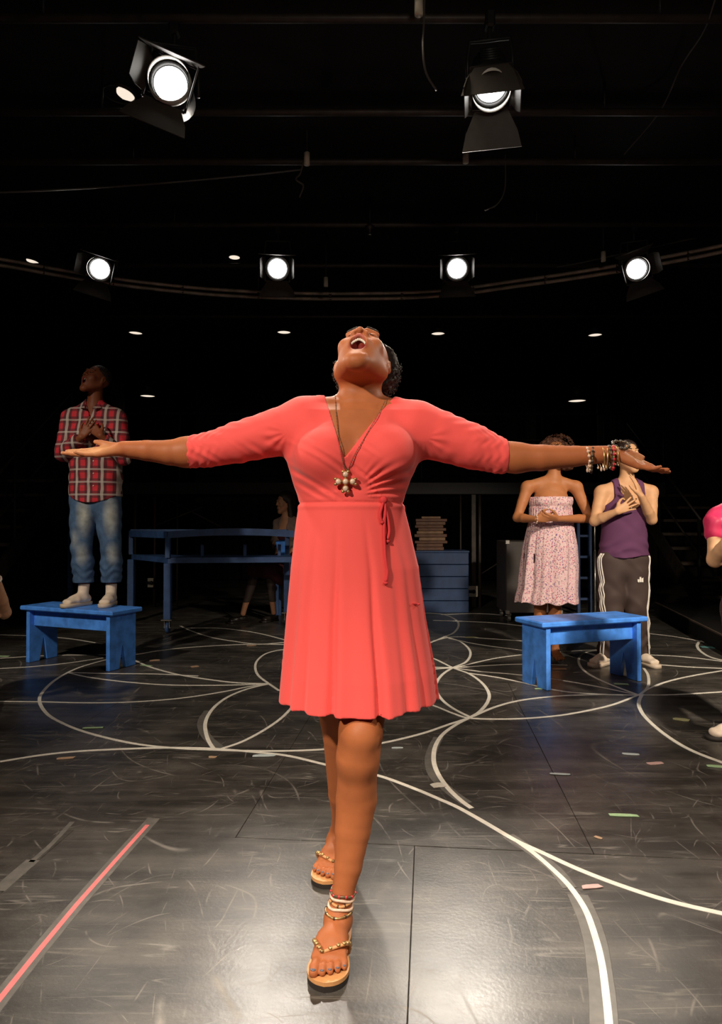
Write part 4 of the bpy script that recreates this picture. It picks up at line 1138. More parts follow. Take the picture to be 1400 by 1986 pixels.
# ------------------------------------------------------------------ lighting grid
for i, (py, z, lb) in enumerate(((24, 3.80, 'front pipe at the very top edge, carrying the two big spotlights'), (210, 3.80, 'next thin dark ceiling pipe, between the two big spotlights'), (308, 3.80, 'second dark ceiling pipe, below the big spotlights in the picture'), (432, 3.82, 'third dark ceiling pipe, above the row of small spotlights'), (512, 3.84, 'fourth dark ceiling pipe, level with the small spotlights'), (612, 3.86, 'farthest dark ceiling pipe, behind the row of downlights'))):
    Y = (z-CAMZ)*F/(1015-py)
    p = empty('grid_pipe', (0, Y, z), 0, lb, 'pipe')
    mb = MB(); mb.tube([(-8.3, 0, 0), (8.3, 0, 0)], .024, 10); mb.build('pipe', M['pipe'], p, True)
    for x in (-5, -1.7, 1.6, 5):
        mb = MB(); mb.tube([(x, 0, .02), (x, 0, 4.0-z)], .008, 6); mb.build('hanger', M['black_metal'], p, True)
arc = [(-140, 485), (0, 506), (100, 524), (200, 540), (280, 551), (400, 563), (500, 569), (600, 572), (700, 572), (800, 570), (900, 562), (1000, 548), (1100, 534), (1200, 518), (1300, 500), (1400, 480), (1520, 452)]
def arcpts(dz, zz=3.50, dr=0.0):
    out = []
    for px, py in arc:
        Y = (zz-CAMZ)*F/(1015-py); out.append(((px-700)/F*Y, Y+dr, zz+dz))
    return catmull(out, 5)
tr = empty('curved_truss', (0, 6.8, 3.37), 0, 'curved double-pipe lighting rail sweeping across behind the small spotlights', 'rail')
for dz in (-.028, .028):
    mb = MB(); mb.tube([p-V3(0, 6.8, 3.37) for p in arcpts(dz)], .018, 8); mb.build('rail', M['rail'], tr, True)
ap = arcpts(0)
for i in range(2, len(ap)-1, 7):
    p = ap[i]-V3(0, 6.8, 3.37); mb = MB(); mb.box(p, (.03, .03, .085)); mb.build('coupler', M['pipe'], tr)
for i in (12, 30, 48, 66):
    p = ap[i]-V3(0, 6.8, 3.37); mb = MB(); mb.tube([p, p+V3(0, 0, .50)], .007, 6); mb.build('hanger', M['black_metal'], tr, True)
def cable(pts, r, lab):
    mb = MB(); mb.tube(catmull(pts, 10), r, 6); o = mb.build('cable', M['cable'], None, True); tag(o, lab, 'cable')
cable([P(-60, 376, 4.6), P(150, 366, 4.75), P(330, 354, 4.9), P(480, 340, 5.0), P(585, 329, 5.05)], .006, 'thin pale cable sagging across the upper left ceiling')
cable([P(590, 305, 5.03), P(583, 335, 5.02), P(574, 348, 5.0), P(588, 360, 5.0), P(581, 382, 5.0)], .006, 'short loose cable end dangling near the top centre')
cable([P(826, -40, 3.5)+V3(0, 0, .25), P(822, 40, 3.5), P(820, 90, 3.45), P(826, 140, 3.5), P(846, 175, 3.6)], .006, 'black cable loop hanging left of the right big spotlight')
cable([P(1390, -10, 3.4), P(1365, 60, 3.7), P(1320, 130, 4.1), P(1280, 215, 4.6), P(1210, 300, 5.0)], .005, 'faint cable running up to the top right corner')
cable([P(980, 300, 5.05), P(979, 365, 5.0), P(965, 395, 5.0), P(940, 408, 5.0)], .005, 'thin wire hook under the right big spotlight')
cable([P(1080, 518, 6.9), P(1130, 509, 6.9), P(1175, 499, 6.9), P(1300, 472, 6.9), P(1420, 446, 6.9)], .008, 'thin conduit above the curved rail at right')
def small(name, px, py, Y, lab, cat, build):
    c = P(px, py, Y); r = empty(name, tuple(c), 0, lab, cat); build(r); return r
def spr(r):
    mb = MB(); mb.lathe([(0, .02), (.04, .02), (.035, 0), (.012, -.012), (.010, -.045), (0, -.045)], 16); mb.build('escutcheon', M['pipe'], r, True)
    mb = MB(); mb.lathe([(0, -.062), (.02, -.06), (.02, -.056), (0, -.056)], 12); mb.build('deflector', M['steel'], r, True)
    mb = MB(); mb.tube([(0, 0, .02), (0, 0, .28)], .009, 6); mb.build('drop_pipe', M['black_metal'], r, True)
small('sprinkler', 717, 443, 6.0, 'small ceiling sprinkler head above the dancer', 'sprinkler', spr)
def plug(r):
    mb = MB(); mb.tube([(0, 0, -.05), (0, 0, .04)], .022, 10); mb.build('connector', M['label_white'], r, True)
    mb = MB(); mb.tube([(0, 0, .04), (0, 0, .5)], .007, 6); mb.build('lead', M['black_metal'], r, True)
small('hanging_connector', 632, 546, 6.6, 'white connector hanging just above the curved rail centre', 'connector', plug)
small('hanging_connector', 1170, 497, 6.2, 'pale connector on the conduit left of the rightmost spotlight', 'connector', plug)
small('hanging_connector', 812, 10, 3.4, 'pale connector at the very top centre of the ceiling', 'connector', plug)
small('hanging_connector', 595, 307, 5.0, 'small pale connector on the second pipe, top centre', 'connector', plug)
small('hanging_connector', 903, 303, 5.0, 'small connector on the second pipe, below the right big spotlight', 'connector', plug)

def downlight(px, py, Y, z, rad, label, tilt=0):
    x = (px-700)/F*Y
    r = empty('downlight', (x, Y, z), 0, label, 'ceiling light', 'round ceiling downlights'); r.rotation_euler = (0, tilt*.6, 0)
    mb = MB(); mb.lathe([(0, .30), (rad*1.12, .30), (rad*1.12, -.012), (rad*1.02, -.012), (rad*1.0, .01)], 28); mb.build('housing', M['black_metal'], r, True)
    if z < 3.9:
        mb = MB(); mb.tube([(0, 0, .29), (0, 0, 4.0-z)], .012, 8); mb.build('drop_rod', M['black_metal'], r, True)
    mb = MB(); mb.lathe([(rad, .004), (rad*.6, .0), (0, -.002)], 28); mb.build('diffuser', M['downlight'], r, True)
    return r
downlight(227, 171, 4.56, 4.0-.0, .098, 'largest round downlight, beside the left big spotlight', math.radians(8))
downlight(52, 506, 7.5, 4.0, .102, 'downlight at the far left above the curved rail', math.radians(6))
downlight(453, 499, 7.4, 4.0, .096, 'downlight left of the second small spotlight')
downlight(261, 643, 10.2, 3.96, .100, 'downlight of the far row, above the plaid shirt man', math.radians(3))
downlight(550, 641, 10.2, 3.97, .100, 'downlight of the far row, left of the dancer\'s head')
downlight(850, 645, 10.2, 3.95, .100, 'downlight of the far row, right of the dancer\'s head')
downlight(1156, 648, 10.2, 3.93, .100, 'rightmost downlight of the far row')
downlight(285, 767, 12.6, 3.46, .135, 'very flat faint light reflection low in the dark at left')  # glowing disc standing in for a reflection, built like a downlight
downlight(1120, 777, 12.6, 3.37, .16, 'very flat faint light reflection low in the dark at right')  # second reflection, also made as a glowing disc

def fresnel(px, py, Y, aim, roll, flaps, label, scale=1.0, hang=3.8, power=90, cone=46):
    c = P(px, py, Y); r = empty('spotlight', tuple(c), 0, label, 'spotlight', 'stage spotlights with barn doors')
    q = (Vector(aim)-Vector(c)).to_track_quat('Z', 'Y'); Mx = q.to_matrix().to_4x4() @ Matrix.Rotation(roll, 4, 'Z')
    def put(mb): mb.v = [tuple(Mx @ Vector(v)*1.0) for v in mb.v]; return mb
    R_ = .098*scale
    mb = MB(); mb.lathe([(0, -.30), (R_*.9, -.30), (R_*1.22, -.26), (R_*1.25, -.03), (R_*1.18, -.025), (R_*1.18, .03), (R_*1.10, .03), (R_*1.06, -.02)], 32)
    for k_ in range(5): mb.box((0, R_*1.2, -.08-.035*k_), (R_*1.3, .02, .012))
    put(mb).build('housing', M['black_metal'], r, True)
    mb = MB(); mb.lathe([(R_*1.0, .002), (R_*.85, .012), (R_*.5, .020), (0, .024)], 32); put(mb).build('lens', M['lens'], r, True)
    mb = MB()
    s2 = R_*1.32
    for a in range(4):
        an = a*PI/2; mb.box((s2*math.cos(an), s2*math.sin(an), .035), (.012 if a % 2 == 0 else 2*s2, 2*s2 if a % 2 == 0 else .012, .012))
    put(mb).build('door_frame', M['black_metal'], r)
    mb = MB(); mb.lathe([(R_*1.27, .02), (R_*1.22, .085), (R_*1.25, .085), (R_*1.30, .02)], 32); put(mb).build('glint_ring', M['glint'], r, True)  # ring added to catch lens light as a bright crescent
    for a, (ang, ln) in enumerate(flaps):           # 0 right(+x), 1 top(+y), 2 left, 3 bottom ; ang = opening from straight ahead
        an = a*PI/2; rad = V3(math.cos(an), math.sin(an), 0); tn = V3(-math.sin(an), math.cos(an), 0); ax = V3(0, 0, 1)
        d = math.cos(ang)*ax+math.sin(ang)*rad; nn = np.cross(d, tn)*.0025
        b0 = rad*s2+ax*.04; w0 = s2*.82; w1 = s2*(1.5 if a % 2 else .70); ln = ln*scale
        vs = [b0+tn*w0, b0-tn*w0, b0+d*ln*.55-tn*(w0+w1)*.56, b0+d*ln-tn*w1, b0+d*ln+tn*w1, b0+d*ln*.55+tn*(w0+w1)*.56]
        vs2 = [v+nn for v in vs]+[v-nn for v in vs]; n = 6
        mb = MB(); mb.add(vs2, [tuple(range(n)), tuple(range(n, 2*n))[::-1]]+[(i, (i+1) % n, n+(i+1) % n, n+i) for i in range(n)]); put(mb).build('barn_door', M['door'], r)
    # yoke and clamp
    mb = MB(); pv = Mx @ Vector((0, 0, -.14)); top = Vector((pv.x, pv.y, .30)); rx = Mx.to_3x3() @ Vector((1, 0, 0)); rx = Vector((rx.x, rx.y, 0)).normalized()*(R_*1.5)
    mb.tube([pv-rx, Vector(pv-rx)+Vector((0, 0, .10)), top-rx*.9, top, top+rx*.9, Vector(pv+rx)+Vector((0, 0, .10)), pv+rx], .011, 6); mb.build('yoke', M['black_metal'], r, True)
    mb = MB(); mb.tube([top, (top.x, top.y, hang-c[2])], .012, 8); mb.box((top.x, top.y, hang-c[2]-.03), (.05, .07, .09), bev=.01); mb.build('clamp', M['black_metal'], r)
    l = bpy.data.lights.new('spot', 'SPOT'); lo = bpy.data.objects.new('spot', l); COL.objects.link(lo); lo.parent = r
    l.energy = power; l.spot_size = math.radians(cone); l.spot_blend = .6; l.shadow_soft_size = .09; l.color = (1, .9, .78)
    lo.matrix_local = Mx @ Matrix.Translation((0, 0, .05)) @ Matrix.Rotation(PI, 4, 'X')
    return r
D_ = math.radians
fresnel(331, 164, 3.5, (-.2, -2.0, 2.0), D_(-18), [(D_(12), .17), (D_(-6), .14), (D_(20), .17), (D_(52), .21)], 'big lit spotlight hanging at the upper left, doors tilted', .86, 3.8, 55, 50)
fresnel(952, 166, 3.5, (.35, 1.0, .2), D_(2), [(D_(14), .19), (D_(-27), .20), (D_(14), .19), (D_(50), .24)], 'big spotlight at the upper right, top door covering half its lens', .80, 3.8, 55, 50)
fresnel(194, 522, 6.07, (-1.0, 0, 1.2), D_(-14), [(D_(12), .12), (D_(2), .15), (D_(38), .15), (D_(54), .19)], 'leftmost small spotlight of the far row, above the plaid shirt man', .84, 3.82, 60, 52)
fresnel(538, 521, 6.07, (-.15, 0, 1.2), 0, [(D_(20), .14), (D_(3), .12), (D_(20), .14), (D_(56), .19)], 'second small spotlight from the left in the far row', .84, 3.82, 480, 54)
fresnel(886, 521, 6.07, (.15, 0, 1.2), 0, [(D_(20), .14), (D_(3), .12), (D_(20), .14), (D_(56), .19)], 'third small spotlight from the left in the far row', .84, 3.82, 480, 54)
fresnel(1234, 522, 6.07, (1.0, 0, 1.2), D_(16), [(D_(38), .15), (D_(40), .10), (D_(12), .12), (D_(54), .19)], 'rightmost small spotlight of the far row', .84, 3.82, 60, 52)
# ------------------------------------------------------------------ the other performers
def figure(s, J, w=1.0, fem=False, arms=True, legs=True, belly=.105):
    pv, ch, nb = J['pelvis'], J['chest'], J['neck']; side = nrm(J['shL']-J['shR'])
    wa = pv*.48+ch*.52
    hwid = (.158 if fem else .150)*w; wwid = (.122 if fem else .135)*w; cwid = (.145 if fem else .165)*w
    s.econe(pv, wa, (hwid, belly), (wwid, belly*.92), side, .03, 'u', 'torso')
    s.econe(wa, ch, (wwid, belly*.92), (cwid, .112), side, .03, 'u', 'torso')
    s.econe(ch, nb*.45+ch*.55, (cwid, .112), (cwid*.85, .085), side, .04, 'u', 'torso')
    for k_ in ('shL', 'shR'):
        s.cone(nb, J[k_], .042*w, .050*w, .04, 'u', 'torso')
    if fem:
        fwd = nrm(np.cross(nrm(nb-pv), side)); fwd = fwd if fwd[1] < 0 else -fwd
        if 'fwd' in J: fwd = J['fwd']
        for q in (-1, 1): s.ell(ch+side*q*.070+fwd*.075-V3(0, 0, .005), (.062, .058, .058), None, .03, 'u', 'torso')
    s.cone(nb-V3(0, 0, .04), J['head']+(nb-J['head'])*.25, .054*w, .050*w, .03, 'u', 'neck')
    if arms:
        for q in 'LR':
            sh, el, wr = J['sh'+q], J['el'+q], J['wr'+q]
            s.chain([sh, sh*.5+el*.5, el], [.050*w, .044*w, .035*w], .03, 'u', 'arm')
            s.chain([el, el*.65+wr*.35, wr], [.035*w, .037*w, .023*w], .02, 'u', 'fore')
            if 'hand'+q in J:
                hd = J['hand'+q]; hand(s, wr, hd[0], hd[1], hd[2], hd[3] if len(hd) > 3 else .95, hd[4] if len(hd) > 4 else (.2, .22, .25, .3), hd[5] if len(hd) > 5 else .12, .2, 'hand')
    if legs:
        for q in 'LR':
            hp, kn, an = J['hip'+q], J['kn'+q], J['an'+q]
            s.chain([hp, hp*.45+kn*.55, kn], [.085*w, .070*w, .052*w], .03, 'u', 'thigh')
            bk = J.get('back', V3(0, 1, 0))
            s.chain([kn, kn*.68+an*.32+bk*.012, an*.85+kn*.15, an], [.050*w, .054*w, .034*w, .033*w], .02, 'u', 'shin')
def shoe(parent, an, d, L=.29, m='white_shoe', ms='white_sole', top=.12, sole=.028, wdt=.047, z0=None, laces=None, name='shoe', res=.004):
    d = nrm(V3(d[0], d[1], 0)); t = V3(-d[1], d[0], 0); z = (an[2]-.09) if z0 is None else z0
    heel = V3(an[0], an[1], z)-d*L*.24; q = lambda a, b, c: heel+t*a+d*b*L+V3(0, 0, c)
    s = S()
    s.econe(q(0, .14, sole+.022), q(0, .55, sole+.018), (.036, .034), (wdt*.9, .030), t, .02)
    s.econe(q(0, .55, sole+.018), q(0, .83, sole+.012), (wdt*.92, .030), (wdt*.92, .024), t, .02)
    s.cone(q(0, .28, sole+.04), V3(an[0], an[1], z+top), .040, .043, .025)
    s.cone(q(0, .40, sole+.045), q(0, .66, sole+.030), .032, .026, .02)
    s.posts.append(lambda Q, D: np.maximum(D, np.maximum(z+sole*.5-Q[:, 2], Q[:, 2]-(z+top))).astype(np.float32))
    e = sdf_obj(name, s, res, M[m], parent)
    ol = [(0, -.005), (.028, .02), (.038, .12), (.034, .35), (.044, .55), (.050, .75), (.046, .90), (.026, 1.0), (0, 1.02)]
    poly = [q(a, b, 0) for a, b in ol]+[q(-a, b, 0) for a, b in ol[::-1][1:-1]]; n = len(poly)
    mb = MB(); mb.add([p for p in poly]+[p+V3(0, 0, sole) for p in poly], [tuple(range(n))[::-1], tuple(range(n, 2*n))]+[(i, (i+1) % n, n+(i+1) % n, n+i) for i in range(n)])
    mb.build('sole', M[ms], e, True, True)
    if laces:
        mb = MB()
        for i in range(5):
            b = .42+.055*i; h = sole+.075-.006*i*1.2
            mb.tube([q(-.020, b, h-.008), q(0, b+.01, h+.002-.003*i), q(.020, b, h-.008)], .0028, 5)
        mb.build('laces', M[laces], e, True, True)
    return e
def curlhair(parent, s, m, amp=.005, fr=180, n=0, C=None, R=None, rs=3, res=.004):
    def bump(Q, D): return (D+amp*np.sin(Q[:, 0]*fr)*np.sin(Q[:, 1]*fr*1.1+1)*np.sin(Q[:, 2]*fr*1.05+2)+amp*.5*np.sin(Q[:, 0]*fr*2.1+2)*np.sin(Q[:, 1]*fr*1.9)*np.sin(Q[:, 2]*fr*2)).astype(np.float32)
    s.posts.append(bump); h = sdf_obj('hair', s, res, M[m], parent)
    if n:
        mb = MB(); r2 = np.random.RandomState(rs)
        for i in range(n):
            a = nrm(r2.normal(size=3)); u = nrm(np.cross(a, r2.normal(size=3))); v = np.cross(a, u); ph = r2.uniform(0, 6); rr = r2.uniform(.006, .012)
            pts = [C+a*R*(1+.02*j)+rr*(math.cos(ph+j)*u+math.sin(ph+j)*v) for j in range(7)]
            mb.tube(pts, .0016, 4, caps=False)
        o = mb.build('curls', M[m], h, True, True); o['kind'] = 'stuff'
    return h
def face_extras(root, T, ring, ms, hairm='hair_dark', eyes=True, teeth=True, open_=False):
    hwm, hhm, mz = ms
    for q in (-1, 1):
        mb = MB(); mb.tube([T(q*(.014+.030*t), .097-.014*t, .034+.006*math.sin(PI*t)) for t in np.linspace(0, 1, 6)], .0035, 6); mb.build('eyebrow', M[hairm], root, True, True)
        mb = MB(); mb.tube([T(q*(.020+.022*t), .091-.012*t, .007-.004*math.sin(PI*t)) for t in np.linspace(0, 1, 6)], .0022, 5); mb.build('eyelash', M[hairm], root, True, True)
    if teeth:
        mb = MB()
        for i in range(7):
            a = PI*(i+.5)/7; x = .017*math.cos(a); mb.sphere(T(x, .086-.2*abs(x), mz+hhm*.75), .0038, 6, 5)
        mb.build('upper_teeth', M['teeth'], root, True, True)
def cloth_wr(amp, seed=0, f=1.0):
    return lambda Q, D: (D+amp*(wav(Q, (38*f, 22*f, 30*f), (17, 9, 23), seed)*.6+wav(Q, (-31*f, 27*f, 46*f), (11, 21, 13), seed+2)*.5)).astype(np.float32)

# ---- man in the plaid shirt on the left bench
def plaid_man():
    root = empty('person', (-2.1, 5.42, .452), 0, 'man in red plaid shirt and faded jeans standing on the blue bench, hands on chest', 'person')
    Y = 5.42; k = Y/F; p = lambda px, py, dy=0: P(px, py, Y+dy)
    J = dict(pelvis=p(186, 955), chest=p(183, 850), neck=p(183, 790, .01), head=p(186, 736, .0), shL=p(226, 812), shR=p(138, 812),
             elL=p(240, 888, -.08), elR=p(121, 880, -.08), wrL=p(195, 845, -.22), wrR=p(158, 848, -.21),
             hipL=p(207, 965), hipR=p(164, 965), knL=p(215, 1062, -.02), knR=p(158, 1062, -.02), anL=p(216, 1140, .02), anR=p(163, 1140, .0))
    J['handR'] = (p(182, 812, -.20)-J['wrR'], (0, 1, -.1), (-.3, 0, 1), .98, (.08, .1, .12, .14), .10)
    J['handL'] = (p(172, 822, -.17)-J['wrL'], (0, 1, 0), (0, 0, 1), .98, (.08, .1, .12, .14), .10)
    s = S(); figure(s, J, 1.08)
    B = head_basis(D_(24), D_(26), D_(-4)); T, ring, ms = head(s, J['head'], B, 1.05, .8)
    skin = np.array((.20, .060, .025))
    sdf_obj('body', s, .0048, M['skin'], root, painter(skin, head_paint(T, B, 1.05, ring, (.26, .06, .05), (.06, .008, .008), skin)), relax=1)
    face_extras(root, T, ring, ms)
    h = S(); h.ell(T(0, -.022, .046), V3(.082, .094, .080), B, 0)
    hc = J['head'].astype(np.float32); Bf = B.astype(np.float32)
    def cut(Q, D):
        q = (Q-hc)@Bf.T; return np.maximum(D, np.maximum(q[:, 1]-.048-.35*np.maximum(q[:, 2]-.07, 0)*3, np.minimum(-.01-q[:, 2]+(q[:, 1]+.02)*.9, .2))).astype(np.float32)
    h.posts.append(cut); curlhair(root, h, 'hair', .003, 230)
    # shirt
    g = s.sub(('torso', 'arm', 'fore'), .020)
    hz = J['pelvis'][2]; g.loft([hz-.09, hz, hz+.1, hz+.3], [J['pelvis'][0]]*4, [Y]*4, [.205, .205, .205, .205], [.15, .15, .148, .145], .03, 'u', 'torso')
    g.cone(J['neck']+V3(0, .01, -.02), J['neck']+V3(0, .012, .035), .075, .068, .02)
    nk = J['neck']; wl, wr_ = J['wrL'], J['wrR']
    def post(Q, D):
        x, y, z = Q.T
        D = np.maximum(D, .060-np.sqrt((x-nk[0])**2+(y-nk[1])**2)*1.0-np.clip((nk[2]-.03-z)*2, 0, 1))
        v = .055-np.abs(x-nk[0])*1.6-(nk[2]-z)*.55; D = np.where((y < nk[1]-.03) & (z > nk[2]-.12), np.maximum(D, v), D)
        D = np.maximum(D, (hz-.085+np.minimum(1.6*(x-J['pelvis'][0])**2, .05))-z)
        for wv, el in ((wl, J['elL']), (wr_, J['elR'])):
            d = nrm(wv-el); D = np.maximum(D, np.where(np.sqrt(((Q-wv)**2).sum(1)) < .13, (Q-(wv-d*.035))@d, -1))
        return D.astype(np.float32)
    g.posts += [cloth_wr(.005, 1), post]
    so = sdf_obj('plaid_shirt', g, .0055, M['plaid'], root, relax=1)
    mb = MB()
    for i in range(6): mb.sphere(trace(g, 181, 822+24*i, 4.6, 6, .002), (.006, .003, .006), 8, 5)
    mb.build('buttons', M['white_sole'], so, True, True)
    mb = MB(); cpts = [p(165, 789, -.07), p(172, 798, -.10), p(181, 806, -.11)]
    for q in (-1, 1):
        a = J['neck']+V3(q*.055, -.045, .035); b = J['neck']+V3(q*.03, -.115, -.03); c = J['neck']+V3(q*.085, -.075, -.015)
        n_ = V3(0, -.006, .0); mb.add([a, b, c, a+n_, b+n_, c+n_], [(0, 1, 2), (5, 4, 3), (0, 3, 4, 1), (1, 4, 5, 2), (2, 5, 3, 0)])
    mb.build('collar', M['plaid'], so, False, True)
    # jeans
    j = s.sub(('thigh', 'shin'), .022)
    j.econe(J['pelvis']-V3(0, 0, .10), J['pelvis']+V3(0, 0, .03), (.168, .125), (.16, .118), (1, 0, 0), .03)
    for q in 'LR': j.cone(J['kn'+q]*.6+J['an'+q]*.4, J['an'+q]+V3(0, 0, .0), .078, .076, .03)
    az = J['anL'][2]+.045
    j.posts += [cloth_wr(.004, 4), lambda Q, D: (D+.004*np.sin(Q[:, 2]*95+3*np.sin(Q[:, 0]*40))*np.exp(-((Q[:, 2]-az-.08)/.08)**2)).astype(np.float32),
                lambda Q, D: np.maximum(D, az-Q[:, 2]).astype(np.float32)]
    dn = (.065, .12, .22); fd = (.42, .44, .40)
    sdf_obj('jeans', j, .0055, M['jeans'], root, painter(dn, [(p(162, 1000, -.11), (.07, .12, .20), fd, .9), (p(214, 1000, -.11), (.07, .12, .20), fd, .9), (p(157, 1075, -.11), (.06, .12, .11), fd, 1.1), (p(216, 1075, -.11), (.06, .12, .11), fd, 1.1), (p(150, 1045, -.05), (.05, .2, .1), (.3, .33, .33), 1.)]), relax=1)
    zb = .4525
    shoe(root, J['anR']+V3(0, 0, 0), (-.45, -1, 0), .28, 'white_shoe', 'white_sole', .17, z0=zb, laces='white_fabric')
    shoe(root, J['anL'], (.05, -1, 0), .28, 'white_shoe', 'white_sole', .17, z0=zb, laces='white_fabric')
plaid_man()

# ---- woman in the strapless dress
def strapless():
    root = empty('person', (1.54, 5.5, 0), 0, 'woman in strapless floral dress standing behind the right bench, hands clasped at waist', 'person')
    Y = 5.5; k = Y/F; p = lambda px, py, dy=0: P(px, py, Y+dy)
    J = dict(pelvis=p(1063, 1078), chest=p(1068, 975), neck=p(1072, 928, .01), head=p(1079, 880, 0), shL=p(1117, 945), shR=p(1023, 945),
             elL=p(1144, 1006, -.05), elR=p(1003, 1004, -.05), wrL=p(1082, 1006, -.24), wrR=p(1040, 1007, -.23),
             hipL=p(1080, 1085), hipR=p(1047, 1085), knL=p(1076, 1172), knR=p(1048, 1172), anL=p(1076, 1262, .03), anR=p(1048, 1262, .03))
    J['handR'] = (p(1066, 1004, -.26)-J['wrR'], (.2, 1, .3), (0, 0, 1), .9, (.5, .55, .6, .6), .05)
    J['handL'] = (p(1052, 1003, -.27)-J['wrL'], (-.2, .6, .6), (0, -1, .3), .9, (.55, .6, .6, .6), .05)
    s = S(); figure(s, J, .95, True)
    B = head_basis(D_(20), D_(-8), D_(6)); T, ring, ms = head(s, J['head'], B, .98, .5)
    for q in 'LR':
        hl = J['an'+q]+V3(0, .06, 0); hl[2] = .018; tl = hl+V3(0, -.23, 0)
        bare_foot(s, hl, tl, big=1 if q == 'L' else -1, ankle=J['an'+q])
    skin = np.array((.40, .155, .06))
    sdf_obj('body', s, .0045, M['skin'], root, painter(skin, head_paint(T, B, .98, ring, (.40, .08, .07), (.10, .01, .01), skin)), relax=1)
    face_extras(root, T, ring, ms)
    h = S(); h.ell(T(0, -.03, .05), V3(.11, .105, .09), B, 0); h.ell(T(.06, -.05, .0), (.10, .09, .11), B, .04); h.ell(T(-.03, -.04, .06), (.10, .09, .08), B, .04); h.ell(T(.085, -.03, -.06), (.07, .07, .08), B, .04)
    hc = J['head'].astype(np.float32); Bf = B.astype(np.float32)
    h.posts.append(lambda Q, D: np.maximum(D, np.where(np.abs((Q-hc)@Bf[0]) < .072, ((Q-hc)@Bf[1])-.03-np.maximum((Q-hc)@Bf[2]-.07, 0)*1.2, -1)).astype(np.float32))
    curlhair(root, h, 'hair_brown', .008, 95, 260, J['head']+V3(.02, .03, .03), .125, 5)
    zt = p(0, 964)[2]; zb = p(0, 1168)[2]
    d = s.sub(('torso',), .010)
    ys = [962, 985, 1008, 1030, 1060, 1100, 1140, 1156, 1170]; l = [1028, 1026, 1026, 1021, 1015, 1011, 1008, 1003, 1001]; r = [1108, 1108, 1110, 1113, 1118, 1119, 1117, 1117, 1119]
    kk = (Y-.0)/F
    def fold(th, z):
        g = np.clip((p(0, 1010)[2]-z)/.45, 0, 1); return (g*(.013*np.sin(th*9+.5)+.007*np.sin(th*17+2))+.0025*np.sin(th*40)*(1-g)).astype(np.float32)
    d.loft([p(0, y)[2] for y in ys], [((a+b)/2-700)*kk for a, b in zip(l, r)], [Y-.01]*9, [(b-a)/2*kk for a, b in zip(l, r)], [.135, .13, .13, .14, .155, .16, .165, .17, .175], .01, 'u', 'skirt', fold=fold, sl=.8)
    def post(Q, D):
        z = Q[:, 2]; D = D-.006*np.exp(-((z-zt+.03)/.028)**2)+.004*np.exp(-((z-zt+.075)/.008)**2)
        ax = ((Q[:, 0]-(1061-700)*kk)/.19)**2+((Q[:, 1]-Y+.01)/.135)**2
        D = np.where(z < .86, np.maximum(D, (1-np.sqrt(ax))*.13), D)
        D = np.maximum(D, z-zt); D = np.maximum(D, zb+.010*np.sin(Q[:, 0]*40)-z); return D.astype(np.float32)
    d.posts.append(post); sdf_obj('floral_dress', d, .005, M['floral'], root, relax=1)
    mb = MB(); c = p(1044, 1006, -.25)
    for i in range(10):
        a = i/10*2*PI; mb.sphere(J['wrR']+V3(0, .030*math.cos(a), .030*math.sin(a)), .006, 6, 5)
    mb.build('bracelet', M['bead_pale'], root, True, True)
strapless()

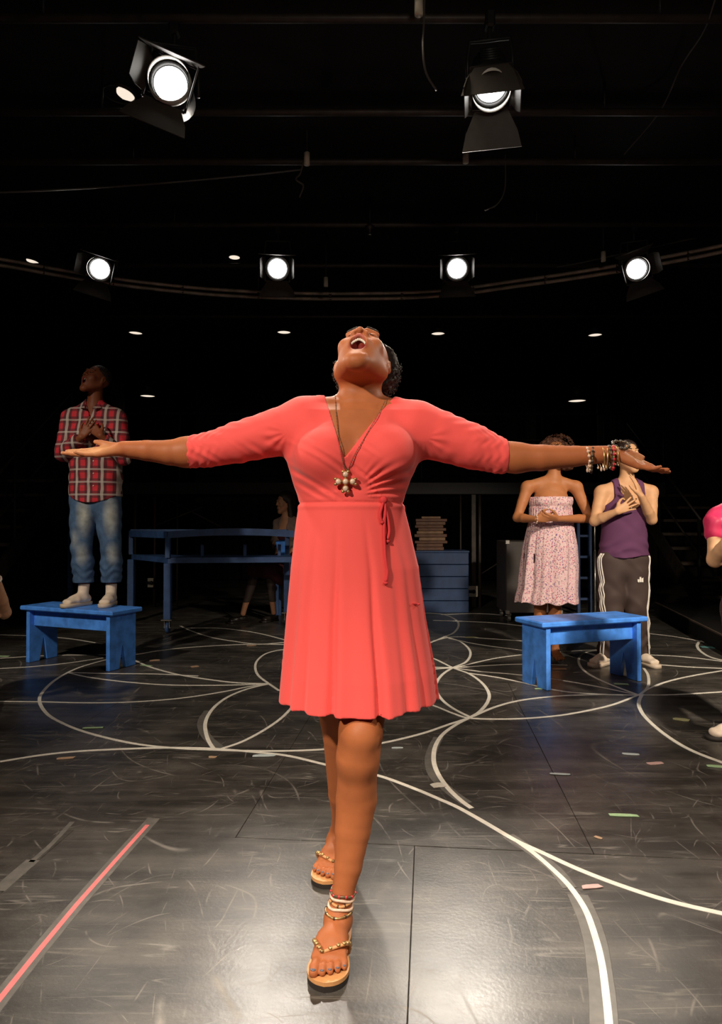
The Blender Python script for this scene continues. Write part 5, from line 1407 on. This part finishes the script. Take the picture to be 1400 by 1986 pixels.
# ---- man in the purple tank top
def tank_man():
    root = empty('person', (2.02, 5.35, 0), 0, 'man in purple tank top and striped track pants with both hands at his chest', 'person')
    Y = 5.35; k = Y/F; p = lambda px, py, dy=0: P(px, py, Y+dy)
    J = dict(pelvis=p(1207, 1078), chest=p(1211, 985), neck=p(1214, 935, .01), head=p(1218, 884, 0), shL=p(1262, 955), shR=p(1167, 955),
             elL=p(1264, 1008, -.10), elR=p(1153, 1011, -.06), wrL=p(1243, 962, -.22), wrR=p(1196, 992, -.20),
             hipL=p(1228, 1088), hipR=p(1186, 1088), knL=p(1232, 1180, -.02), knR=p(1185, 1182, -.02), anL=p(1238, 1284, .03), anR=p(1178, 1276, .0))
    J['handL'] = (p(1231, 928, -.20)-J['wrL'], (-.7, .6, 0), (-1, 0, .2), .98, (.12, .14, .2, .2), .08)
    J['handR'] = (p(1236, 972, -.20)-J['wrR'], (0, 1, -.1), (-.2, 0, 1), .98, (.08, .08, .10, .12), .20)
    s = S(); figure(s, J, 1.04)
    B = head_basis(D_(6), D_(-6), D_(4)); T, ring, ms = head(s, J['head'], B, 1.02, .6)
    skin = np.array((.60, .33, .17))
    sdf_obj('body', s, .0045, M['skin'], root, painter(skin, head_paint(T, B, 1.02, ring, (.55, .18, .14), (.12, .02, .02), skin)), relax=1)
    face_extras(root, T, ring, ms)
    h = S(); h.ell(T(0, -.022, .048), V3(.083, .097, .084), B, 0)
    hc = J['head'].astype(np.float32); Bf = B.astype(np.float32)
    h.posts.append(lambda Q, D: np.maximum(D, np.maximum(((Q-hc)@Bf[1])-.055-np.maximum(((Q-hc)@Bf[2])-.08, 0), np.minimum(-.015-((Q-hc)@Bf[2])+(((Q-hc)@Bf[1])+.02)*.9, .2))).astype(np.float32))
    curlhair(root, h, 'hair_dark', .003, 140)
    g = s.sub(('torso',), .012)
    ys = [960, 1000, 1030, 1060, 1082]; l = [1178, 1172, 1168, 1164, 1163]; r = [1246, 1250, 1252, 1255, 1257]
    g.loft([p(0, y)[2] for y in ys], [((a+b)/2-700)*k for a, b in zip(l, r)], [Y]*5, [(b-a)/2*k for a, b in zip(l, r)], [.125, .128, .132, .138, .145], .03, 'u', 'torso', sl=.85)
    nk = J['neck']; zb = p(0, 1079)[2]
    def post(Q, D):
        x, y, z = Q.T; fr = y < nk[1]
        ax = np.abs(x-nk[0])
        # scooped neckline, cut-in arm holes
        dz = z-(nk[2]-.135); D = np.maximum(D, np.where(fr, .075-np.sqrt((ax/.95)**2+np.minimum(dz, 0)**2), np.where(z > nk[2]-.06, .075-ax, -1)))
        D = np.maximum(D, np.where(z > nk[2]-.19, ax-(.118+.10*np.clip((nk[2]-.10-z)/.10, 0, 1)**2), -1))
        D = D+.005*np.sin(z*70+3*np.sin(x*14+1))*np.exp(-((z-zb-.06)/.06)**2)
        D = np.maximum(D, zb+.01*np.sin(x*18)-z); return D.astype(np.float32)
    g.posts += [cloth_wr(.003, 3), post]; sdf_obj('tank_top', g, .005, M['tank'], root, relax=1)
    j = s.sub(('thigh', 'shin'), .024)
    j.econe(J['pelvis']-V3(0, 0, .10), J['pelvis']+V3(0, 0, .04), (.172, .128), (.162, .12), (1, 0, 0), .03)
    for q in 'LR': j.chain([J['hip'+q], J['kn'+q], J['an'+q]+V3(0, 0, .03)], [.105, .092, .078], .03)
    az = .06
    j.posts += [cloth_wr(.007, 6, .8), lambda Q, D: (D+.006*np.sin(Q[:, 2]*60+3*np.sin(Q[:, 0]*30))*np.exp(-((Q[:, 2]-.16)/.12)**2)).astype(np.float32), lambda Q, D: np.maximum(D, az-Q[:, 2]).astype(np.float32)]
    po = sdf_obj('track_pants', j, .0055, M['pants'], root, relax=1)
    for q, sg in (('L', 1), ('R', -1)):
        for wv in (-.016, .0, .016):
            mb = MB(); pts = []
            for t_ in np.linspace(0, 1, 26):
                z = J['pelvis'][2]+.02+(az+.01-J['pelvis'][2]-.02)*t_
                base = J['hip'+q] if z > J['kn'+q][2] else J['kn'+q]; e2 = J['kn'+q] if z > J['kn'+q][2] else J['an'+q]
                f_ = np.clip((base[2]-z)/(base[2]-e2[2]), 0, 1); c = base*(1-f_)+e2*f_; c[2] = z
                a = c+V3(sg*.30, -.05+wv, 0); dr = V3(-sg, .0, 0); t = 0
                for _ in range(60):
                    v = float(j.ev([a+dr*t])[0]); t += v*.8
                    if abs(v) < .0005: break
                    if t > .35: break
                pts.append(a+dr*min(t, .24)+V3(sg*.001, 0, 0))
            mb.tube(pts, .0052, 6); mb.build('side_stripe', M['white_fabric'], po, True, True)
    # small white three-bar mark on the thigh
    mb = MB(); c0 = trace(j, 1245, 1124, 4.6, 6, .003)
    for i, hgt in enumerate((.022, .040, .058)):
        x = c0[0]-.030+.017*i; mb.box((x, min(trace(j, 1236, 1124, 4.6, 6, .002)[1], c0[1])-.002+.004*i, c0[2]-.02+hgt/2), (.013, .006, hgt))
    mb.build('logo', M['white_fabric'], po)
    shoe(root, J['anR'], (-.85, -.6, 0), .285, 'white_shoe', 'white_sole', .12, z0=.0005, laces='white_fabric')
    shoe(root, J['anL'], (.35, -1, 0), .285, 'white_shoe', 'white_sole', .12, z0=.0005, laces='white_fabric')
tank_man()

# ---- seated woman in the background
def seated():
    root = empty('person', (-.85, 7.75, 0), 0, 'seated dark-haired woman in grey cardigan, dim in the background behind the blue table', 'person')
    Y = 8.0; p = lambda px, py, dy=0: P(px, py, Y+dy)
    J = dict(pelvis=p(566, 1098, .05), chest=p(560, 1035, .02), neck=p(556, 1004, .0), head=p(552, 974, -.01), shL=p(580, 1016, -.05), shR=p(540, 1016, .10),
             elL=p(582, 1060, -.12), elR=p(532, 1052, -.06), wrL=p(566, 1066, -.34), wrR=p(540, 1068, -.30),
             hipL=p(574, 1104, -.03), hipR=p(556, 1104, .08), knL=p(520, 1104, -.42), knR=p(494, 1104, -.34), anL=p(531, 1188, -.28), anR=p(471, 1190, -.40), back=V3(.6, .6, 0), fwd=V3(-.5, -.85, 0))
    J['handL'] = (V3(-.6, -.5, -.4), (0, .3, -1), (-1, 0, 0)); J['handR'] = (V3(.1, -1, -.3), (0, -.3, -1), (1, 0, 0))
    s = S(); figure(s, J, .92, True)
    B = head_basis(D_(-8), D_(62), 0); T, ring, ms = head(s, J['head'], B, .98, 0)
    skin = np.array((.42, .20, .11))
    sdf_obj('body', s, .0058, M['skin'], root, painter(skin, head_paint(T, B, .98, ring, (.4, .1, .08), (.4, .1, .08), skin)), relax=1)
    h = S(); h.ell(T(0, -.025, .045), V3(.085, .10, .088), B, 0); h.cone(T(.02, -.075, .02), J['neck']+V3(.05, .06, -.06), .055, .05, .04); h.cone(T(.07, -.03, .02), J['neck']+V3(.06, -.03, -.05), .03, .035, .03)
    hc = J['head'].astype(np.float32); Bf = B.astype(np.float32)
    h.posts.append(lambda Q, D: np.maximum(D, ((Q-hc)@Bf[1])-.04-np.maximum((Q-hc)@Bf[2]-.06, 0)).astype(np.float32)); curlhair(root, h, 'hair_dark', .002, 120, res=.005)
    g = s.sub(('torso', 'arm', 'fore'), .014); zc = J['pelvis'][2]-.02; nk = J['neck']
    def post(Q, D):
        x, y, z = Q.T
        D = np.maximum(D, .060-np.sqrt((x-nk[0])**2+(y-nk[1])**2)-np.clip((nk[2]-.02-z)*2, 0, 1))
        ax = np.abs((x-nk[0])*.85-(y-nk[1])*.5); D = np.where((y < nk[1]-.02) & ((x-nk[0])*.5+(y-nk[1])*.85 < 0), np.maximum(D, .055-ax-np.clip((nk[2]-.25-z)*.3, 0, .05)), D)
        for q in 'LR':
            wv, el = J['wr'+q], J['el'+q]; dd = nrm(wv-el); D = np.maximum(D, np.where(np.sqrt(((Q-wv)**2).sum(1)) < .12, (Q-(wv-dd*.03))@dd, -1))
        return np.maximum(D, zc-z).astype(np.float32)
    g.posts += [cloth_wr(.004, 8), post]; sdf_obj('cardigan', g, .006, M['cardigan'], root, relax=1)
    t2 = s.sub(('torso',), .006); zz = J['chest'][2]; t2.posts.append(lambda Q, D: np.maximum(D, np.maximum(Q[:, 2]-zz-.05, zc-Q[:, 2])).astype(np.float32)); sdf_obj('blouse', t2, .006, M['maroon'], root)
    k_ = s.sub(('thigh',), .035); k_.econe(J['pelvis']-V3(0, 0, .02), J['pelvis']+V3(0, 0, .03), (.17, .14), (.15, .12), (1, 0, 0), .04)
    k_.cone(J['knL']-V3(0, 0, .0), J['knL']+V3(.14, .05, -.13), .09, .06, .04); k_.cone(J['knR'], J['knL'], .085, .09, .04); k_.cone(J['hipL'], J['hipL']-V3(.02, .05, .20), .09, .08, .05)
    k_.posts.append(cloth_wr(.006, 5)); sdf_obj('skirt', k_, .007, M['maroon'], root, relax=1)
    l = s.sub(('shin',), .004); l.posts.append(lambda Q, D: np.maximum(D, .22-Q[:, 2]).astype(np.float32)); sdf_obj('leggings', l, .006, M['tights'], root)
    for q, d in (('L', (-.6, -.8, 0)), ('R', (-.8, -.6, 0))):
        a = J['an'+q].copy(); shoe(root, a, d, .25, 'black_shoe', 'black_shoe', .062, .018, .040, z0=.0005)
    st = empty('stool', (J['pelvis'][0], J['pelvis'][1], 0), 0, 'low blue stool the seated background woman sits on', 'stool')
    top = J['hipL'][2]-.115
    mb = MB(); mb.box((0, 0, top-.02), (.40, .34, .04), bev=.006); mb.build('seat', M['blue_dark'], st)
    for sx in (-1, 1):
        for sy in (-1, 1):
            mb = MB(); mb.box((sx*.16, sy*.13, (top-.04)/2), (.04, .04, top-.04), bev=.004); mb.build('leg', M['blue_dark'], st)
    # blue board she holds upright in front of her
    c = p(549, 1068, -.42); mb = MB(); mb.box((0, 0, 0), (.13, .03, .24), bev=.006); o = mb.build('blue_board', M['blue']); o.location = c; o.rotation_euler = (.1, -.15, -.3); tag(o, 'small bright blue board in the seated woman\'s hands', 'board')
seated()

# ---- performer at the left edge: only an elbow reaches into the picture
def left_edge():
    root = empty('person', (-2.35, 4.0, 0), 0, 'person at the left edge, only a bare elbow and wristwatch inside the picture', 'person')
    Y = 4.0; p = lambda px, py, dy=0: P(px, py, Y+dy)
    J = dict(pelvis=p(-95, 1310, .1), chest=p(-92, 1180, .06), neck=p(-92, 1120, .05), head=p(-90, 1065, .03), shL=p(-36, 1140, .03), shR=p(-148, 1140, .03),
             elL=p(8, 1188, -.06), elR=p(-180, 1200, -.08), wrL=p(-10, 1118, -.26), wrR=p(-130, 1150, -.26),
             hipL=p(-68, 1330, .1), hipR=p(-124, 1330, .1), knL=p(-60, 1355, -.33), knR=p(-130, 1355, -.33), anL=p(-64, 1352, .12), anR=p(-126, 1352, .12), back=V3(0, 0, 1))
    J['knL'][2] = J['knR'][2] = .075; J['anL'][2] = J['anR'][2] = .06
    J['handL'] = (V3(-.5, -.1, 1), (-.9, .3, 0), (0, 1, 0)); J['handR'] = (V3(.5, -.1, 1), (.9, .3, 0), (0, 1, 0))
    s = S(); figure(s, J, 1.0, True)
    B = head_basis(D_(10), D_(-30), 0); T, ring, ms = head(s, J['head'], B, 1.0, .2)
    for q in 'LR':
        hl = V3(J['an'+q][0], J['an'+q][1]+.04, .05); s.cone(J['an'+q], hl+V3(0, .15, -.01), .034, .024, .02, 'u', 'foot')
    skin = np.array((.62, .36, .22)); sdf_obj('body', s, .006, M['skin'], root, painter(skin, head_paint(T, B, 1, ring, (.5, .15, .12), (.3, .06, .05), skin)), relax=1)
    face_extras(root, T, ring, ms, teeth=False)
    h = S(); h.ell(T(0, -.025, .045), V3(.084, .097, .085), B, 0); h.cone(T(0, -.08, .02), J['neck']+V3(0, .09, -.05), .05, .04, .04)
    hc = J['head'].astype(np.float32); Bf = B.astype(np.float32)
    h.posts.append(lambda Q, D: np.maximum(D, ((Q-hc)@Bf[1])-.045).astype(np.float32)); curlhair(root, h, 'hair_brown', .002, 120, res=.006)
    g = s.sub(('torso',), .012)
    for q in 'LR': g.cone(J['sh'+q], J['sh'+q]*.5+J['el'+q]*.5, .063, .060, .03)
    def post(Q, D):
        x, y, z = Q.T; nk = J['neck']; D = np.maximum(D, .06-np.sqrt((x-nk[0])**2+(y-nk[1])**2)-np.clip((nk[2]-.03-z)*2, 0, 1))
        return D.astype(np.float32)
    g.posts += [cloth_wr(.003, 2), post]; sdf_obj('shirt', g, .006, M['cardigan'], root, relax=1)
    l = s.sub(('thigh', 'shin'), .012); l.econe(J['pelvis']-V3(0, 0, .02), J['pelvis']+V3(0, 0, .05), (.165, .12), (.155, .112), (1, 0, 0), .03); sdf_obj('leggings', l, .0065, M['pants'], root)
    mb = MB(); c = J['wrL']*.92+J['elL']*.08; dd = nrm(J['wrL']-J['elL']); u = nrm(np.cross(dd, (0, 1, 0))); v = np.cross(dd, u)
    mb.tube([c+.028*(math.cos(a)*u+math.sin(a)*v) for a in np.linspace(0, 2*PI, 20, endpoint=False)], .006, 6, closed=True); mb.build('wristwatch', M['white_fabric'], root, True, True)
left_edge()

# ---- performer at the right edge in the magenta top
def right_edge():
    root = empty('person', (1.98, 3.45, 0), 0, 'person at the right edge in a magenta short-sleeved top, elbow bent', 'person')
    Y = 3.5; p = lambda px, py, dy=0: P(px, py, Y+dy)
    J = dict(pelvis=p(1462, 1170, .22), chest=p(1452, 1040, .10), neck=p(1450, 968, .04), head=p(1452, 905, -.02), shR=p(1394, 1012, .0), shL=p(1508, 1000, .12),
             elR=p(1386, 1086, -.05), elL=p(1530, 1085, .05), wrR=p(1428, 1030, -.26), wrL=p(1475, 1035, -.20),
             hipR=p(1436, 1180, .2), hipL=p(1488, 1180, .25), knR=p(1440, 1300, -.12), knL=p(1490, 1300, .05), anR=p(1440, 1412, .02), anL=p(1500, 1398, .22))
    J['handR'] = (V3(.3, .1, 1), (.9, .3, 0), (0, 1, 0)); J['handL'] = (V3(-.2, .1, 1), (-.9, .3, 0), (0, 1, 0))
    s = S(); figure(s, J, 1.0, True)
    B = head_basis(D_(10), D_(20), 0); T, ring, ms = head(s, J['head'], B, 1.0, .3)
    skin = np.array((.62, .36, .20)); sdf_obj('body', s, .005, M['skin'], root, painter(skin, head_paint(T, B, 1, ring, (.5, .15, .12), (.3, .06, .05), skin)), relax=1)
    face_extras(root, T, ring, ms, teeth=False)
    h = S(); h.ell(T(0, -.025, .045), V3(.084, .097, .085), B, 0); h.cone(T(0, -.08, .02), J['neck']+V3(0, .09, -.05), .05, .04, .04)
    hc = J['head'].astype(np.float32); Bf = B.astype(np.float32)
    h.posts.append(lambda Q, D: np.maximum(D, ((Q-hc)@Bf[1])-.045).astype(np.float32)); curlhair(root, h, 'hair_brown', .002, 120, res=.006)
    g = s.sub(('torso',), .016); hz = J['pelvis'][2]
    for q in 'LR': g.cone(J['sh'+q], J['sh'+q]*.70+J['el'+q]*.30, .062, .060, .03)
    def post(Q, D):
        x, y, z = Q.T; nk = J['neck']; D = np.maximum(D, .06-np.sqrt((x-nk[0])**2+(y-nk[1])**2)-np.clip((nk[2]-.03-z)*2, 0, 1))
        return np.maximum(D, hz-.03-z).astype(np.float32)
    g.posts += [cloth_wr(.006, 2, .8), post]; sdf_obj('magenta_top', g, .005, M['pink_shirt'], root, relax=1)
    l = s.sub(('thigh', 'shin'), .014); l.econe(J['pelvis']-V3(0, 0, .06), J['pelvis']+V3(0, 0, .03), (.165, .12), (.155, .112), (1, 0, 0), .03)
    l.posts.append(lambda Q, D: np.maximum(D, .11-Q[:, 2]).astype(np.float32)); sdf_obj('pants', l, .0065, M['pants'], root)
    shoe(root, J['anR'], (-1, -.15, 0), .26, 'white_shoe', 'sandal_sole', .10, .020, z0=.0005, laces='white_fabric')
    shoe(root, J['anL'], (-.8, -.5, 0), .26, 'white_shoe', 'sandal_sole', .10, .020, z0=.0005, laces='white_fabric')
right_edge()
